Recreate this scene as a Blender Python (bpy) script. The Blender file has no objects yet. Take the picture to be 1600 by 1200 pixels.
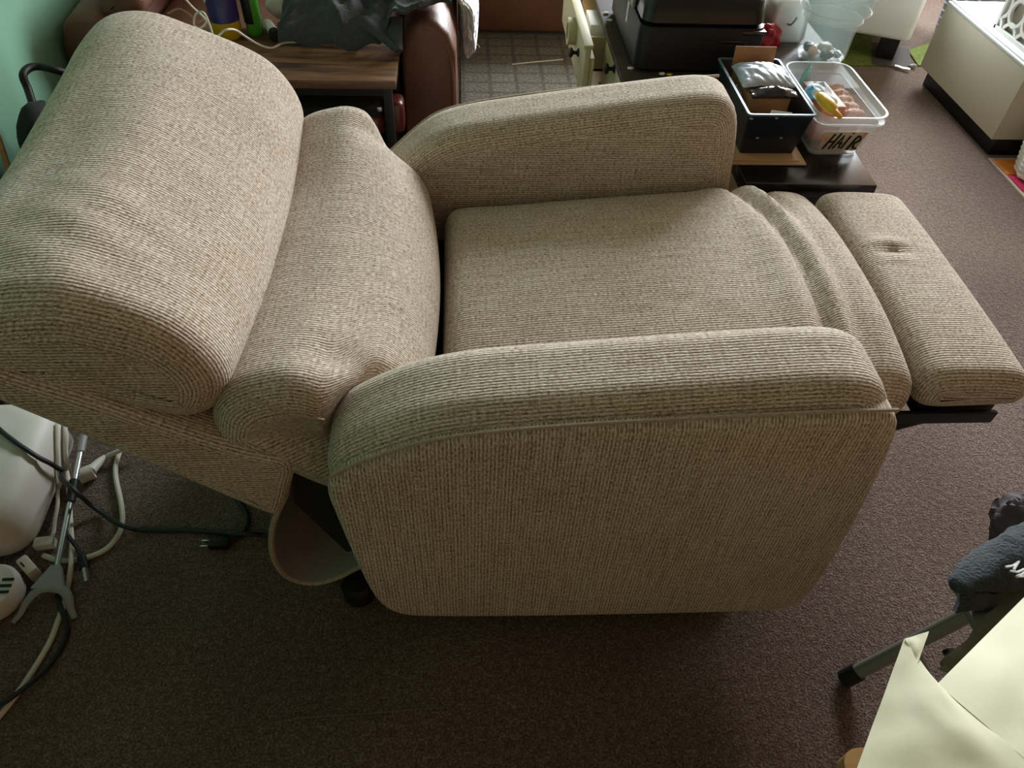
import bpy, bmesh, math, random
from mathutils import Vector, Matrix, noise

random.seed(7)
S = bpy.context.scene
COL = S.collection
PI = math.pi

# ------------------------------------------------------------------ camera
FPX, PITCH, ROLL, YAW, CAMH = 1165.0, 47.0, 3.3, -5.404, 1.2826
_p, _r = math.radians(PITCH), math.radians(ROLL)
_f = Vector((0, math.cos(_p), -math.sin(_p))); _x = Vector((1, 0, 0)); _u = _x.cross(_f)
_R = _x*math.cos(_r) + _u*math.sin(_r); _U = -_x*math.sin(_r) + _u*math.cos(_r)
_M = Matrix.Rotation(math.radians(YAW), 3, 'Z')
CF, CR, CU = _M @ _f, _M @ _R, _M @ _U
CP = Vector((0, 0, CAMH))
cam_data = bpy.data.cameras.new('camera'); cam = bpy.data.objects.new('camera', cam_data); COL.objects.link(cam)
cam_data.sensor_fit = 'HORIZONTAL'; cam_data.sensor_width = 36; cam_data.lens = FPX/1600*36
cam_data.clip_start = .02
rot = Matrix((CR, CU, -CF)).transposed()
cam.matrix_world = Matrix.Translation(CP) @ rot.to_4x4()
S.camera = cam

def ray(x, y): return CF + CR*((x-800)/FPX) + CU*((600-y)/FPX)
def PZ(x, y, z):
    d = ray(x, y); return CP + d*((z-CP.z)/d.z)
def PY(x, y, Y):
    d = ray(x, y); return CP + d*(Y/d.y)
def PX(x, y, X):
    d = ray(x, y); return CP + d*(X/d.x)

# ------------------------------------------------------------------ world, light, exposure
W = bpy.data.worlds.new('world'); S.world = W; W.use_nodes = True
bgn = W.node_tree.nodes['Background']
bgn.inputs[0].default_value = (.72, .84, 1, 1); bgn.inputs[1].default_value = 1.5

WIN = (1.0, 3.15, .95, 2.5)          # window opening in the back wall: x0, x1, z0, z1
ROOM = (-1.03, 3.3, -1.6, 4.3, 2.7) # x0, x1, y0, y1, height
ld = bpy.data.lights.new('window_back_offscreen', 'AREA'); ld.shape = 'RECTANGLE'
ld.size = 2.6; ld.size_y = 2.0; ld.energy = 620; ld.color = (.90, .96, 1)
lo = bpy.data.objects.new('window_back_offscreen', ld); COL.objects.link(lo)
lo.location = ((WIN[0]+WIN[1])/2, ROOM[3]+.48, (WIN[2]+WIN[3])/2); lo.rotation_euler = (math.radians(-70), 0, 0)

vs = S.view_settings
vs.view_transform = 'Standard'; vs.look = 'None'; vs.gamma = 1; vs.use_curve_mapping = False
vs.exposure = 0.30

# ------------------------------------------------------------------ materials
MATS = {}
def hexc(r, g, b):
    f = lambda c: (c/255/12.92) if c/255 <= .04045 else ((c/255+.055)/1.055)**2.4
    return (f(r), f(g), f(b), 1)
def mat(name, col, rough=.6, metal=0, spec=.5, noise_amt=0, nscale=30, bump=0, bscale=200, trans=0, alpha=1, sheen=0, coat=0):
    if name in MATS: return MATS[name]
    m = bpy.data.materials.new(name); m.use_nodes = True; MATS[name] = m
    nt = m.node_tree; b = nt.nodes['Principled BSDF']
    col = tuple(col) if len(col) == 4 else tuple(col)+(1,)
    b.inputs['Base Color'].default_value = col
    b.inputs['Roughness'].default_value = rough; b.inputs['Metallic'].default_value = metal
    b.inputs['Specular IOR Level'].default_value = spec
    b.inputs['Transmission Weight'].default_value = trans; b.inputs['Alpha'].default_value = alpha
    b.inputs['Sheen Weight'].default_value = sheen; b.inputs['Coat Weight'].default_value = coat
    tc = nt.nodes.new('ShaderNodeTexCoord')
    if noise_amt:
        n = nt.nodes.new('ShaderNodeTexNoise'); n.inputs['Scale'].default_value = nscale; n.inputs['Detail'].default_value = 5
        nt.links.new(tc.outputs['Object'], n.inputs['Vector'])
        r = nt.nodes.new('ShaderNodeValToRGB')
        r.color_ramp.elements[0].position = .3; r.color_ramp.elements[1].position = .7
        r.color_ramp.elements[0].color = tuple(c*(1-noise_amt) for c in col[:3])+(1,)
        r.color_ramp.elements[1].color = tuple(min(1, c*(1+noise_amt)) for c in col[:3])+(1,)
        nt.links.new(n.outputs['Fac'], r.inputs['Fac']); nt.links.new(r.outputs['Color'], b.inputs['Base Color'])
    if bump:
        n2 = nt.nodes.new('ShaderNodeTexNoise'); n2.inputs['Scale'].default_value = bscale; n2.inputs['Detail'].default_value = 4
        nt.links.new(tc.outputs['Object'], n2.inputs['Vector'])
        bp = nt.nodes.new('ShaderNodeBump'); bp.inputs['Strength'].default_value = bump; bp.inputs['Distance'].default_value = .004
        nt.links.new(n2.outputs['Fac'], bp.inputs['Height']); nt.links.new(bp.outputs['Normal'], b.inputs['Normal'])
    return m

def ramp(nt, stops):
    r = nt.nodes.new('ShaderNodeValToRGB'); e = r.color_ramp.elements
    while len(e) < len(stops): e.new(.5)
    for el, (p, c) in zip(e, stops): el.position = p; el.color = c if len(c) == 4 else tuple(c)+(1,)
    return r
def mth(nt, op, a, b=None, c=None):
    n = nt.nodes.new('ShaderNodeMath'); n.operation = op
    for i, v in enumerate((a, b, c)):
        if v is None: continue
        if isinstance(v, (int, float)): n.inputs[i].default_value = v
        else: nt.links.new(v, n.inputs[i])
    return n.outputs[0]

def fabric_material():
    """ribbed woven upholstery; the UV map is in metres, ribs run along u"""
    m = bpy.data.materials.new('ribbed_upholstery'); m.use_nodes = True; nt = m.node_tree; L = nt.links
    b = nt.nodes['Principled BSDF']; b.inputs['Roughness'].default_value = .9; b.inputs['Specular IOR Level'].default_value = .15
    b.inputs['Sheen Weight'].default_value = .15
    uv = nt.nodes.new('ShaderNodeUVMap'); sp = nt.nodes.new('ShaderNodeSeparateXYZ'); L.new(uv.outputs[0], sp.inputs[0])
    u, v = sp.outputs[0], sp.outputs[1]
    def nz(su, sv, detail=2, dim='2D'):
        cb = nt.nodes.new('ShaderNodeCombineXYZ'); L.new(mth(nt, 'MULTIPLY', u, su), cb.inputs[0]); L.new(mth(nt, 'MULTIPLY', v, sv), cb.inputs[1])
        n = nt.nodes.new('ShaderNodeTexNoise'); n.noise_dimensions = dim; n.inputs['Scale'].default_value = 1; n.inputs['Detail'].default_value = detail
        L.new(cb.outputs[0], n.inputs['Vector']); return n.outputs['Fac']
    wob = mth(nt, 'MULTIPLY', nz(25, 25), 2.2)
    rib = mth(nt, 'SINE', mth(nt, 'ADD', mth(nt, 'MULTIPLY', v, 2*PI/.0050), wob))
    rib01 = mth(nt, 'MULTIPLY_ADD', rib, .5, .5)
    con = lambda x, k: mth(nt, 'MULTIPLY_ADD', x, k, .5-.5*k)
    fleck = con(nz(170, 480, 2), 1.7); slub = con(nz(12, 230, 2), 1.5); cross = con(nz(330, 22, 2), 1.5); patch = nz(4, 4, 3)
    t = mth(nt, 'MULTIPLY', mth(nt, 'POWER', rib01, .8), .32)
    t = mth(nt, 'ADD', t, mth(nt, 'MULTIPLY', fleck, .60))
    t = mth(nt, 'ADD', t, mth(nt, 'MULTIPLY', slub, .25))
    t = mth(nt, 'ADD', t, mth(nt, 'MULTIPLY', cross, .20))
    t = mth(nt, 'ADD', t, mth(nt, 'MULTIPLY', patch, .12))
    r = ramp(nt, [(.32, (.115, .070, .040)), (.58, (.30, .216, .142)), (.80, (.465, .39, .302)), (.96, (.65, .595, .515))])
    L.new(t, r.inputs['Fac']); L.new(r.outputs['Color'], b.inputs['Base Color'])
    h = mth(nt, 'ADD', rib01, mth(nt, 'MULTIPLY', fleck, .8))
    bp = nt.nodes.new('ShaderNodeBump'); bp.inputs['Strength'].default_value = .5; bp.inputs['Distance'].default_value = .0012
    L.new(h, bp.inputs['Height']); L.new(bp.outputs['Normal'], b.inputs['Normal'])
    return m
FABRIC = fabric_material()

def carpet_material():
    m = bpy.data.materials.new('brown_carpet'); m.use_nodes = True; nt = m.node_tree; L = nt.links
    b = nt.nodes['Principled BSDF']; b.inputs['Roughness'].default_value = .95; b.inputs['Specular IOR Level'].default_value = .05; b.inputs['Sheen Weight'].default_value = .25
    tc = nt.nodes.new('ShaderNodeTexCoord')
    def nz(s, d): 
        n = nt.nodes.new('ShaderNodeTexNoise'); n.inputs['Scale'].default_value = s; n.inputs['Detail'].default_value = d
        L.new(tc.outputs['Object'], n.inputs['Vector']); return n.outputs['Fac']
    fine = nz(260, 5); mid = nz(80, 4); big = nz(2.2, 3)
    t = mth(nt, 'ADD', mth(nt, 'MULTIPLY', fine, .65), mth(nt, 'MULTIPLY', mid, .25)); t = mth(nt, 'ADD', t, mth(nt, 'MULTIPLY', big, .22))
    r = ramp(nt, [(.40, (.046, .025, .016)), (.56, (.128, .082, .060)), (.72, (.285, .210, .172))])
    L.new(t, r.inputs['Fac']); L.new(r.outputs['Color'], b.inputs['Base Color'])
    bp = nt.nodes.new('ShaderNodeBump'); bp.inputs['Strength'].default_value = .9; bp.inputs['Distance'].default_value = .006
    L.new(mth(nt, 'ADD', fine, mth(nt, 'MULTIPLY', mid, .8)), bp.inputs['Height']); L.new(bp.outputs['Normal'], b.inputs['Normal'])
    return m
CARPET = carpet_material()

def rustic_wood(name='rustic_wood', dark=(.035, .018, .01), light=(.22, .11, .05), sx=3, sy=28):
    m = bpy.data.materials.new(name); m.use_nodes = True; nt = m.node_tree; L = nt.links
    b = nt.nodes['Principled BSDF']; b.inputs['Roughness'].default_value = .38
    tc = nt.nodes.new('ShaderNodeTexCoord'); mp = nt.nodes.new('ShaderNodeMapping'); mp.inputs['Scale'].default_value = (sx, sy, sy)
    L.new(tc.outputs['Object'], mp.inputs[0])
    n = nt.nodes.new('ShaderNodeTexNoise'); n.inputs['Scale'].default_value = 1.6; n.inputs['Detail'].default_value = 8; n.inputs['Distortion'].default_value = .8
    L.new(mp.outputs[0], n.inputs['Vector'])
    r = ramp(nt, [(.35, dark), (.68, light)]); L.new(n.outputs['Fac'], r.inputs['Fac']); L.new(r.outputs['Color'], b.inputs['Base Color'])
    return m
RUSTIC = rustic_wood()
BLONDE = rustic_wood('blonde_wood', (.42, .22, .09), (.62, .38, .17), 4, 40)
DARKTOP = rustic_wood('dark_tabletop', (.03, .022, .018), (.075, .055, .042), 3, 22); DARKTOP.node_tree.nodes['Principled BSDF'].inputs['Roughness'].default_value = .6

def checker_rug(name, c1, c2, scale, mortar):
    m = bpy.data.materials.new(name); m.use_nodes = True; nt = m.node_tree; L = nt.links
    b = nt.nodes['Principled BSDF']; b.inputs['Roughness'].default_value = .95
    tc = nt.nodes.new('ShaderNodeTexCoord'); br = nt.nodes.new('ShaderNodeTexBrick'); br.offset = 0; br.squash = 1
    br.inputs['Scale'].default_value = scale; br.inputs['Mortar Size'].default_value = mortar; br.inputs['Mortar Smooth'].default_value = .6
    br.inputs['Brick Width'].default_value = .75; br.inputs['Row Height'].default_value = .6
    br.inputs['Color1'].default_value = c1+(1,); br.inputs['Color2'].default_value = tuple(x*.85 for x in c1)+(1,); br.inputs['Mortar'].default_value = c2+(1,)
    L.new(tc.outputs['Object'], br.inputs['Vector'])
    n = nt.nodes.new('ShaderNodeTexNoise'); n.inputs['Scale'].default_value = 90; n.inputs['Detail'].default_value = 5; L.new(tc.outputs['Object'], n.inputs['Vector'])
    mx = nt.nodes.new('ShaderNodeMix'); mx.data_type = 'RGBA'; mx.blend_type = 'MULTIPLY'; mx.inputs[0].default_value = .9
    r = ramp(nt, [(.3, (.45, .45, .45)), (.7, (1.3, 1.3, 1.3))]); L.new(n.outputs['Fac'], r.inputs['Fac'])
    L.new(br.outputs['Color'], mx.inputs[6]); L.new(r.outputs['Color'], mx.inputs[7]); L.new(mx.outputs[2], b.inputs['Base Color'])
    bp = nt.nodes.new('ShaderNodeBump'); bp.inputs['Strength'].default_value = .8; bp.inputs['Distance'].default_value = .006
    L.new(n.outputs['Fac'], bp.inputs['Height']); L.new(bp.outputs['Normal'], b.inputs['Normal'])
    return m

GREENWALL = mat('green_wall_paint', hexc(118, 165, 138), .7, noise_amt=.05, nscale=3, bump=.15, bscale=60)
BOUNCEWALL = mat('warm_bounce_wall_paint', (.27, .155, .080), .8, noise_amt=.04, nscale=3)  # unseen walls: brown invented to warm and dim the bounced light
CEIL = mat('ceiling_paint', (.31, .24, .175), .9, noise_amt=.03, nscale=8)
WHITEP = mat('white_trim_paint', (.75, .75, .72), .5, noise_amt=.03, nscale=10)
DARKTRIM = mat('dark_baseboard', (.02, .02, .02), .5)
LEATHER = mat('brown_leather', (.155, .066, .040), .48, noise_amt=.2, nscale=6, bump=.25, bscale=140)
REDLEATHER = mat('oxblood_leather', (.11, .022, .014), .3, noise_amt=.25, nscale=9)
BLACKM = mat('black_metal', (.012, .012, .013), .45, metal=.4)
BLACKP = mat('black_plastic', (.009, .009, .010), .5, spec=.3)
BLACKG = mat('gloss_black_plastic', (.012, .012, .013), .25)
BLACKLAC = mat('black_lacquer', (.011, .010, .010), .22, bump=.05, bscale=20)
BLACKCLOTH = mat('black_liner_cloth', (.010, .010, .010), .95)
LINING = mat('grey_lining', (.30, .27, .25), .9, noise_amt=.12, nscale=14)
PIPING = mat('piping_cord', (.36, .29, .22), .9, noise_amt=.2, nscale=200)
CREAMPAINT = mat('cream_paint', hexc(196, 188, 150), .55, noise_amt=.08, nscale=14)
WHITEPL = mat('white_plastic', (.72, .71, .68), .4)
GREYWHITE = mat('aged_white_plastic', (.60, .57, .50), .5, noise_amt=.05, nscale=8)
BEIGEPL = mat('beige_plastic', (.56, .50, .42), .5)
WHITELEA = mat('white_leatherette', (.78, .80, .78), .45, bump=.12, bscale=80)
CORDW = mat('white_cord', (.62, .58, .48), .55)
CORDB = mat('black_cord', (.010, .010, .010), .55)
CORDC = mat('copper_cord', (.42, .20, .12), .5)
CHROME = mat('brushed_steel', (.6, .6, .6), .3, metal=1)
GREYPL = mat('grey_plastic', (.27, .27, .26), .5)
NAVY = mat('navy_plastic', (.007, .014, .026), .35, bump=.2, bscale=60)
NAVYEDGE = mat('worn_navy_edge', (.05, .10, .13), .5)
CARD = mat('cardboard', hexc(166, 120, 82), .85, noise_amt=.08, nscale=30)
MANILA = mat('manila_paper', hexc(206, 172, 132), .7, noise_amt=.05, nscale=20)
PAPER = mat('cream_paper', hexc(226, 224, 196), .75, noise_amt=.04, nscale=9, bump=.3, bscale=14)
PAPERW = mat('white_paper', (.8, .8, .78), .7)
CLEARBIN = mat('clear_frosted_plastic', (.82, .86, .88), .22, alpha=.24)
CLEARRIM = mat('clear_plastic_rim', (.86, .90, .92), .25, alpha=.32)
CLEARJAR = mat('clear_jar_plastic', (.66, .80, .79), .06, alpha=.28)
CLEARBAG = mat('clear_film', (.80, .88, .97), .12, alpha=.55, bump=.6, bscale=40)
SILVERBAG = mat('silver_film', (.50, .58, .70), .22, metal=.25, bump=.4, bscale=50)
DGREY = mat('dark_grey_fleece', (.042, .046, .052), .95, noise_amt=.2, nscale=120, bump=.5, bscale=160, sheen=.08)
TOWEL = mat('charcoal_terry', (.035, .045, .052), .95, noise_amt=.35, nscale=220, bump=1, bscale=260, sheen=.1)
WHITEFLEECE = mat('white_fleece', (.86, .86, .86), .95, noise_amt=.05, nscale=40, bump=.6, bscale=90, sheen=.3)
PINKCLOTH = mat('pink_terry', hexc(226, 194, 182), .95, noise_amt=.1, nscale=90, bump=.8, bscale=200)
OLIVECLOTH = mat('olive_cloth', (.115, .115, .075), .9, noise_amt=.15, nscale=30)
GREYTUBE = mat('grey_painted_tube', (.22, .225, .19), .4, metal=.2)
PURPLECLOTH = mat('purple_grey_cloth', (.09, .07, .085), .9, noise_amt=.3, nscale=30)
REDP = mat('red_film', (.45, .01, .025), .25, noise_amt=.3, nscale=30)
YELLOW = mat('yellow_soft_plastic', (.78, .47, .02), .35)
ORANGE = mat('orange_tip_plastic', (.80, .34, .03), .4)
ORANGEBOX = mat('orange_card', (.52, .17, .09), .6)
TEAL = mat('pale_teal_film', hexc(160, 205, 200), .5, noise_amt=.15, nscale=40)
SKYBLUE = mat('sky_blue_film', hexc(110, 180, 214), .5, noise_amt=.15, nscale=40)
BLUEV = mat('indigo_plastic', (.030, .026, .13), .3, noise_amt=.2, nscale=12)
AMBER = mat('amber_plastic', (.50, .31, .012), .25)
NECKB = mat('dark_navy_band', (.012, .016, .045), .4)
GREENB = mat('lime_plastic', (.055, .25, .018), .35)
INKB = mat('black_marker_ink', (.008, .008, .008), .6)
INKW = mat('white_print', (.8, .8, .8), .6)
PURPLEINK = mat('maroon_print', (.14, .02, .04), .5)
GREENMAT = mat('green_mat_weave', (.13, .17, .022), .9, noise_amt=.35, nscale=60, bump=.6, bscale=120)
CABBEIGE = mat('beige_laminate', hexc(196, 190, 172), .5, noise_amt=.02, nscale=5)
CABTOP = mat('white_laminate', (.68, .70, .70), .6, spec=.3)
STRIPEGREY = mat('grey_woven_stripe', (.16, .18, .20), .8, noise_amt=.3, nscale=80)
GLASS = mat('window_glass', (1, 1, 1), .05, alpha=.04)
CLAY = mat('peach_trinket', hexc(225, 170, 145), .6, noise_amt=.1, nscale=40)
DARKBITS = mat('dark_trinket', (.03, .025, .02), .4)

# ------------------------------------------------------------------ scene-graph helpers
MW = {}
def setm(o, M): MW[o.name] = M
def thing(name, label, cat, loc=(0, 0, 0), rz=0, group=None):
    o = bpy.data.objects.new(name, None); COL.objects.link(o); o.empty_display_size = .05
    o.location = loc; o.rotation_euler = (0, 0, rz)
    o['label'] = label; o['category'] = cat
    if group: o['group'] = group
    setm(o, Matrix.Translation(Vector(loc)) @ Matrix.Rotation(rz, 4, 'Z'))
    return o
def obj(name, bm, m, parent=None, world=True, smooth=True, origin=None, label=None):
    """world=True: vertices are in world space and are carried into the parent's frame"""
    me = bpy.data.meshes.new(name)
    if isinstance(bm, bmesh.types.BMesh):
        bmesh.ops.recalc_face_normals(bm, faces=bm.faces[:])
        bm.to_mesh(me); bm.free()
    o = bpy.data.objects.new(name, me); COL.objects.link(o)
    PM = MW[parent.name] if parent else Matrix.Identity(4)
    if parent: o.parent = parent
    if world:
        me.transform(PM.inverted())
    M = PM
    if parent is None and len(me.vertices):
        xs = [v.co for v in me.vertices]
        c = Vector(((min(v.x for v in xs)+max(v.x for v in xs))/2, (min(v.y for v in xs)+max(v.y for v in xs))/2, min(v.z for v in xs)))
        me.transform(Matrix.Translation(-c)); o.location = c; M = Matrix.Translation(c)
    setm(o, M)
    if smooth:
        me.shade_smooth()
        try: me.set_sharp_from_angle(angle=math.radians(42))
        except Exception: pass
    me.materials.append(m)
    if label: o['label'] = label
    return o
def tag(o, label, cat, group=None):
    o['label'] = label; o['category'] = cat
    if group: o['group'] = group
    return o
def struct(o): o['kind'] = 'structure'; return o

# ------------------------------------------------------------------ mesh helpers (all add to a bmesh)
def B(): return bmesh.new()
def add_box(bm, lo, hi, bev=0, M=None, seg=2):
    c = (Vector(lo)+Vector(hi))/2; s = Vector(hi)-Vector(lo)
    t = bmesh.new(); bmesh.ops.create_cube(t, size=1); 
    for v in t.verts: v.co = Vector((v.co.x*s.x, v.co.y*s.y, v.co.z*s.z))
    if bev: bmesh.ops.bevel(t, geom=t.edges[:], offset=min(bev, min(s)*.49), segments=seg, profile=.5, affect='EDGES')
    T = Matrix.Translation(c) if M is None else M @ Matrix.Translation(c)
    t.transform(T); merge(bm, t); return bm
def merge(bm, t):
    me = bpy.data.meshes.new('tmp'); t.to_mesh(me); t.free(); bm.from_mesh(me); bpy.data.meshes.remove(me)
def box(lo, hi, bev=0, M=None, seg=2): return add_box(B(), lo, hi, bev, M, seg)
def cr(pts, n=8, closed=False):
    P = [Vector(p) for p in pts]; N = len(P); out = []
    for i in range(N if closed else N-1):
        if closed: a, b, c, d = P[i-1], P[i], P[(i+1) % N], P[(i+2) % N]
        else: b, c = P[i], P[i+1]; a = P[i-1] if i else b+(b-c); d = P[i+2] if i+2 < N else c+(c-b)
        for k in range(n):
            t = k/n; out.append(.5*((2*b)+(c-a)*t+(2*a-5*b+4*c-d)*t*t+(3*b-a-3*c+d)*t**3))
    if not closed: out.append(P[-1])
    return out
def add_tube(bm, pts, r, sides=8, smooth=6, rr=None, flat=1.0):
    P = cr(pts, smooth) if smooth > 1 and len(pts) > 2 else [Vector(p) for p in pts]
    n = len(P); rings = []; up = Vector((0, 0, 1))
    prev = None
    for i, p in enumerate(P):
        t = (P[min(i+1, n-1)]-P[max(i-1, 0)]); t = t.normalized() if t.length > 1e-9 else Vector((1, 0, 0))
        if prev is None:
            a = t.cross(up); a = a.normalized() if a.length > 1e-3 else Vector((1, 0, 0))
        else:
            a = prev-t*prev.dot(t); a = a.normalized() if a.length > 1e-6 else t.orthogonal().normalized()
        prev = a; b = t.cross(a)
        q = r if rr is None else rr[0]+(rr[1]-rr[0])*i/(n-1)
        rings.append([bm.verts.new(p+a*(math.cos(2*PI*k/sides)*q)+b*(math.sin(2*PI*k/sides)*q*flat)) for k in range(sides)])
    for i in range(n-1):
        for k in range(sides):
            bm.faces.new((rings[i][k], rings[i][(k+1) % sides], rings[i+1][(k+1) % sides], rings[i+1][k]))
    bm.faces.new(rings[0][::-1]); bm.faces.new(rings[-1]); return bm
def tube(pts, r, sides=8, smooth=6, rr=None, flat=1.0): return add_tube(B(), pts, r, sides, smooth, rr, flat)
def add_lathe(bm, prof, M=None, segs=24):
    M = M or Matrix.Identity(4); rings = []
    for (r, z) in prof:
        if r < 1e-6: rings.append([bm.verts.new(M @ Vector((0, 0, z)))])
        else: rings.append([bm.verts.new(M @ Vector((r*math.cos(2*PI*k/segs), r*math.sin(2*PI*k/segs), z))) for k in range(segs)])
    for a, b in zip(rings, rings[1:]):
        for k in range(segs):
            q = [a[k % len(a)], a[(k+1) % len(a)], b[(k+1) % len(b)], b[k % len(b)]]
            u = []
            for x in q:
                if x not in u: u.append(x)
            if len(u) > 2: bm.faces.new(u)
    return bm
def lathe(prof, M=None, segs=24): return add_lathe(B(), prof, M, segs)
def loft(sections, closed_ends=True, bm=None):
    bm = bm or B(); R = [[bm.verts.new(Vector(p)) for p in s] for s in sections]; n = len(R[0])
    for a, b in zip(R, R[1:]):
        for k in range(n): bm.faces.new((a[k], a[(k+1) % n], b[(k+1) % n], b[k]))
    if closed_ends: bm.faces.new(R[0][::-1]); bm.faces.new(R[-1])
    return bm
def rrect(w, d, r, z=0, cx=0, cy=0, n=5):
    out = []
    for (sx, sy, a0) in ((1, 1, 0), (-1, 1, 90), (-1, -1, 180), (1, -1, 270)):
        for k in range(n+1):
            a = math.radians(a0+90*k/n); out.append(Vector((cx+sx*(w/2-r)+r*math.cos(a), cy+sy*(d/2-r)+r*math.sin(a), z)))
    return out
def grid(fn, nu, nv, thick=0, down=False):
    """fn(s,t) -> point, s,t in 0..1; a sheet with its own thickness"""
    bm = B(); V = [[bm.verts.new(Vector(fn(i/nu, j/nv))) for j in range(nv+1)] for i in range(nu+1)]
    for i in range(nu):
        for j in range(nv): bm.faces.new((V[i][j], V[i+1][j], V[i+1][j+1], V[i][j+1]))
    if thick and down:                        # thickness straight down: safe on tight folds
        L_ = [[bm.verts.new(V[i][j].co-Vector((0, 0, thick))) for j in range(nv+1)] for i in range(nu+1)]
        for i in range(nu):
            for j in range(nv): bm.faces.new((L_[i][j], L_[i][j+1], L_[i+1][j+1], L_[i+1][j]))
        for i in range(nu):
            for j in (0, nv): bm.faces.new((V[i][j], L_[i][j], L_[i+1][j], V[i+1][j]))
        for j in range(nv):
            for i in (0, nu): bm.faces.new((V[i][j], L_[i][j], L_[i][j+1], V[i][j+1]))
    elif thick: bmesh.ops.recalc_face_normals(bm, faces=bm.faces[:]); bmesh.ops.solidify(bm, geom=bm.faces[:], thickness=thick)
    return bm
def fn(p, s=1, seed=0): return noise.noise(Vector(p)*s+Vector((seed*7.3, seed*3.1, seed*1.7)))
def blob(c, rad, amp=.15, s=4, seed=0, sub=4, squash=None, M=None, ridge=0, rs=6):
    """a closed lumpy solid"""
    bm = B(); bmesh.ops.create_icosphere(bm, subdivisions=sub, radius=1)
    for v in bm.verts:
        d = v.co.normalized(); k = 1+amp*fn(d, s, seed)
        if ridge: k += ridge*(1-2*abs(fn(d, rs, seed+3)))
        p = Vector((d.x*rad[0], d.y*rad[1], d.z*rad[2]))*k
        if squash is not None and p.z < squash: p.z = squash
        v.co = p
    if M: bm.transform(M)
    bm.transform(Matrix.Translation(Vector(c))); return bm
def poly_extrude(pts, vec):
    bm = B(); a = [bm.verts.new(Vector(p)) for p in pts]; b = [bm.verts.new(Vector(p)+Vector(vec)) for p in pts]; n = len(pts)
    bm.faces.new(a[::-1]); bm.faces.new(b)
    for k in range(n): bm.faces.new((a[k], a[(k+1) % n], b[(k+1) % n], b[k]))
    return bm

def pillow(ctrl, ya, yb, r, nper=6, nside=7, nmid=24, crown=0, half=None, disp=None, uvx=False):
    """upholstered solid: closed XZ profile swept along Y, its ends rounded with radius r; UVs in metres with ribs along the profile"""
    D = cr([Vector((x, 0, z)) for x, z in ctrl], 12, True); n = max(72, len(ctrl)*nper)
    acc = [0]
    for i in range(len(D)): acc.append(acc[-1]+(D[(i+1) % len(D)]-D[i]).length)
    P = []; i = 0
    for k in range(n):
        g_ = acc[-1]*k/n
        while acc[i+1] < g_: i += 1
        P.append(D[i].lerp(D[(i+1) % len(D)], (g_-acc[i])/max(1e-9, acc[i+1]-acc[i])))
    for _ in range(3): P = [(P[i-1]+P[i]*2+P[(i+1) % n])/4 for i in range(n)]
    area = sum(P[i].x*P[(i+1) % n].z-P[(i+1) % n].x*P[i].z for i in range(n))
    sg = 1 if area > 0 else -1
    N = []
    for i in range(n):
        t = P[(i+2) % n]-P[i-2]; N.append(Vector((t.z*sg, 0, -t.x*sg)).normalized())
    cum = [0]
    for i in range(n): cum.append(cum[-1]+(P[(i+1) % n]-P[i]).length)
    cen = sum(P, Vector())/n
    yc = (ya+yb)/2; H = (yb-ya)/2
    secs = []                                  # (inset, y, vcoord)
    for k in range(nside+1):
        a = k/nside*PI/2; secs.append((r*(1-math.sin(a)), ya+r*(1-math.cos(a)), ya+r*(a-PI/2)+r))
    for k in range(1, nmid): 
        y = ya+r+(yb-ya-2*r)*k/nmid; secs.append((0, y, y))
    for k in range(nside+1):
        a = (1-k/nside)*PI/2; secs.append((r*(1-math.sin(a)), yb-r*(1-math.cos(a)), yb-r*(a-PI/2)-r))
    bm = B(); uvl = bm.loops.layers.uv.new('UVMap')
    def place(p, nv, ins, y):
        q = p-nv*ins
        if crown: q = q+nv*crown*max(0, 1-((y-yc)/H)**2)
        hw = half(p.x, p.z) if half else H
        q = Vector((q.x, yc+(y-yc)/H*hw, q.z))
        return disp(q) if disp else q
    rows = []
    for ins, y, vv in secs: rows.append([bm.verts.new(place(P[i], N[i], ins, y)) for i in range(n)])
    def setuv(f, uvs):
        for l, q in zip(f.loops, uvs): l[uvl].uv = (l.vert.co.z, l.vert.co.x) if uvx else q
    for a in range(len(rows)-1):
        for i in range(n):
            j = (i+1) % n
            f = bm.faces.new((rows[a][i], rows[a][j], rows[a+1][j], rows[a+1][i]))
            setuv(f, ((cum[i], secs[a][2]), (cum[i+1], secs[a][2]), (cum[i+1], secs[a+1][2]), (cum[i], secs[a+1][2])))
    for row, y, ins in ((rows[0], ya, r), (rows[-1], yb, r)):
        base = [v.co.copy() for v in row]; c0 = sum(base, Vector())/n; prevr = row
        for sc in (.66, .33):
            nr = [bm.verts.new(c0+(b-c0)*sc) for b in base]
            for i in range(n):
                j = (i+1) % n; f = bm.faces.new((prevr[i], prevr[j], nr[j], nr[i])); setuv(f, [(v.co.x, v.co.z) for v in f.verts])
            prevr = nr
        f0 = bm.verts.new(c0)
        for i in range(n):
            f = bm.faces.new((prevr[i], prevr[(i+1) % n], f0)); setuv(f, [(v.co.x, v.co.z) for v in f.verts])
    return bm
def sstep(a, b, x):
    t = min(1, max(0, (x-a)/(b-a))); return t*t*(3-2*t)
def gauss(x, s): return math.exp(-(x/s)**2)

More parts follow.
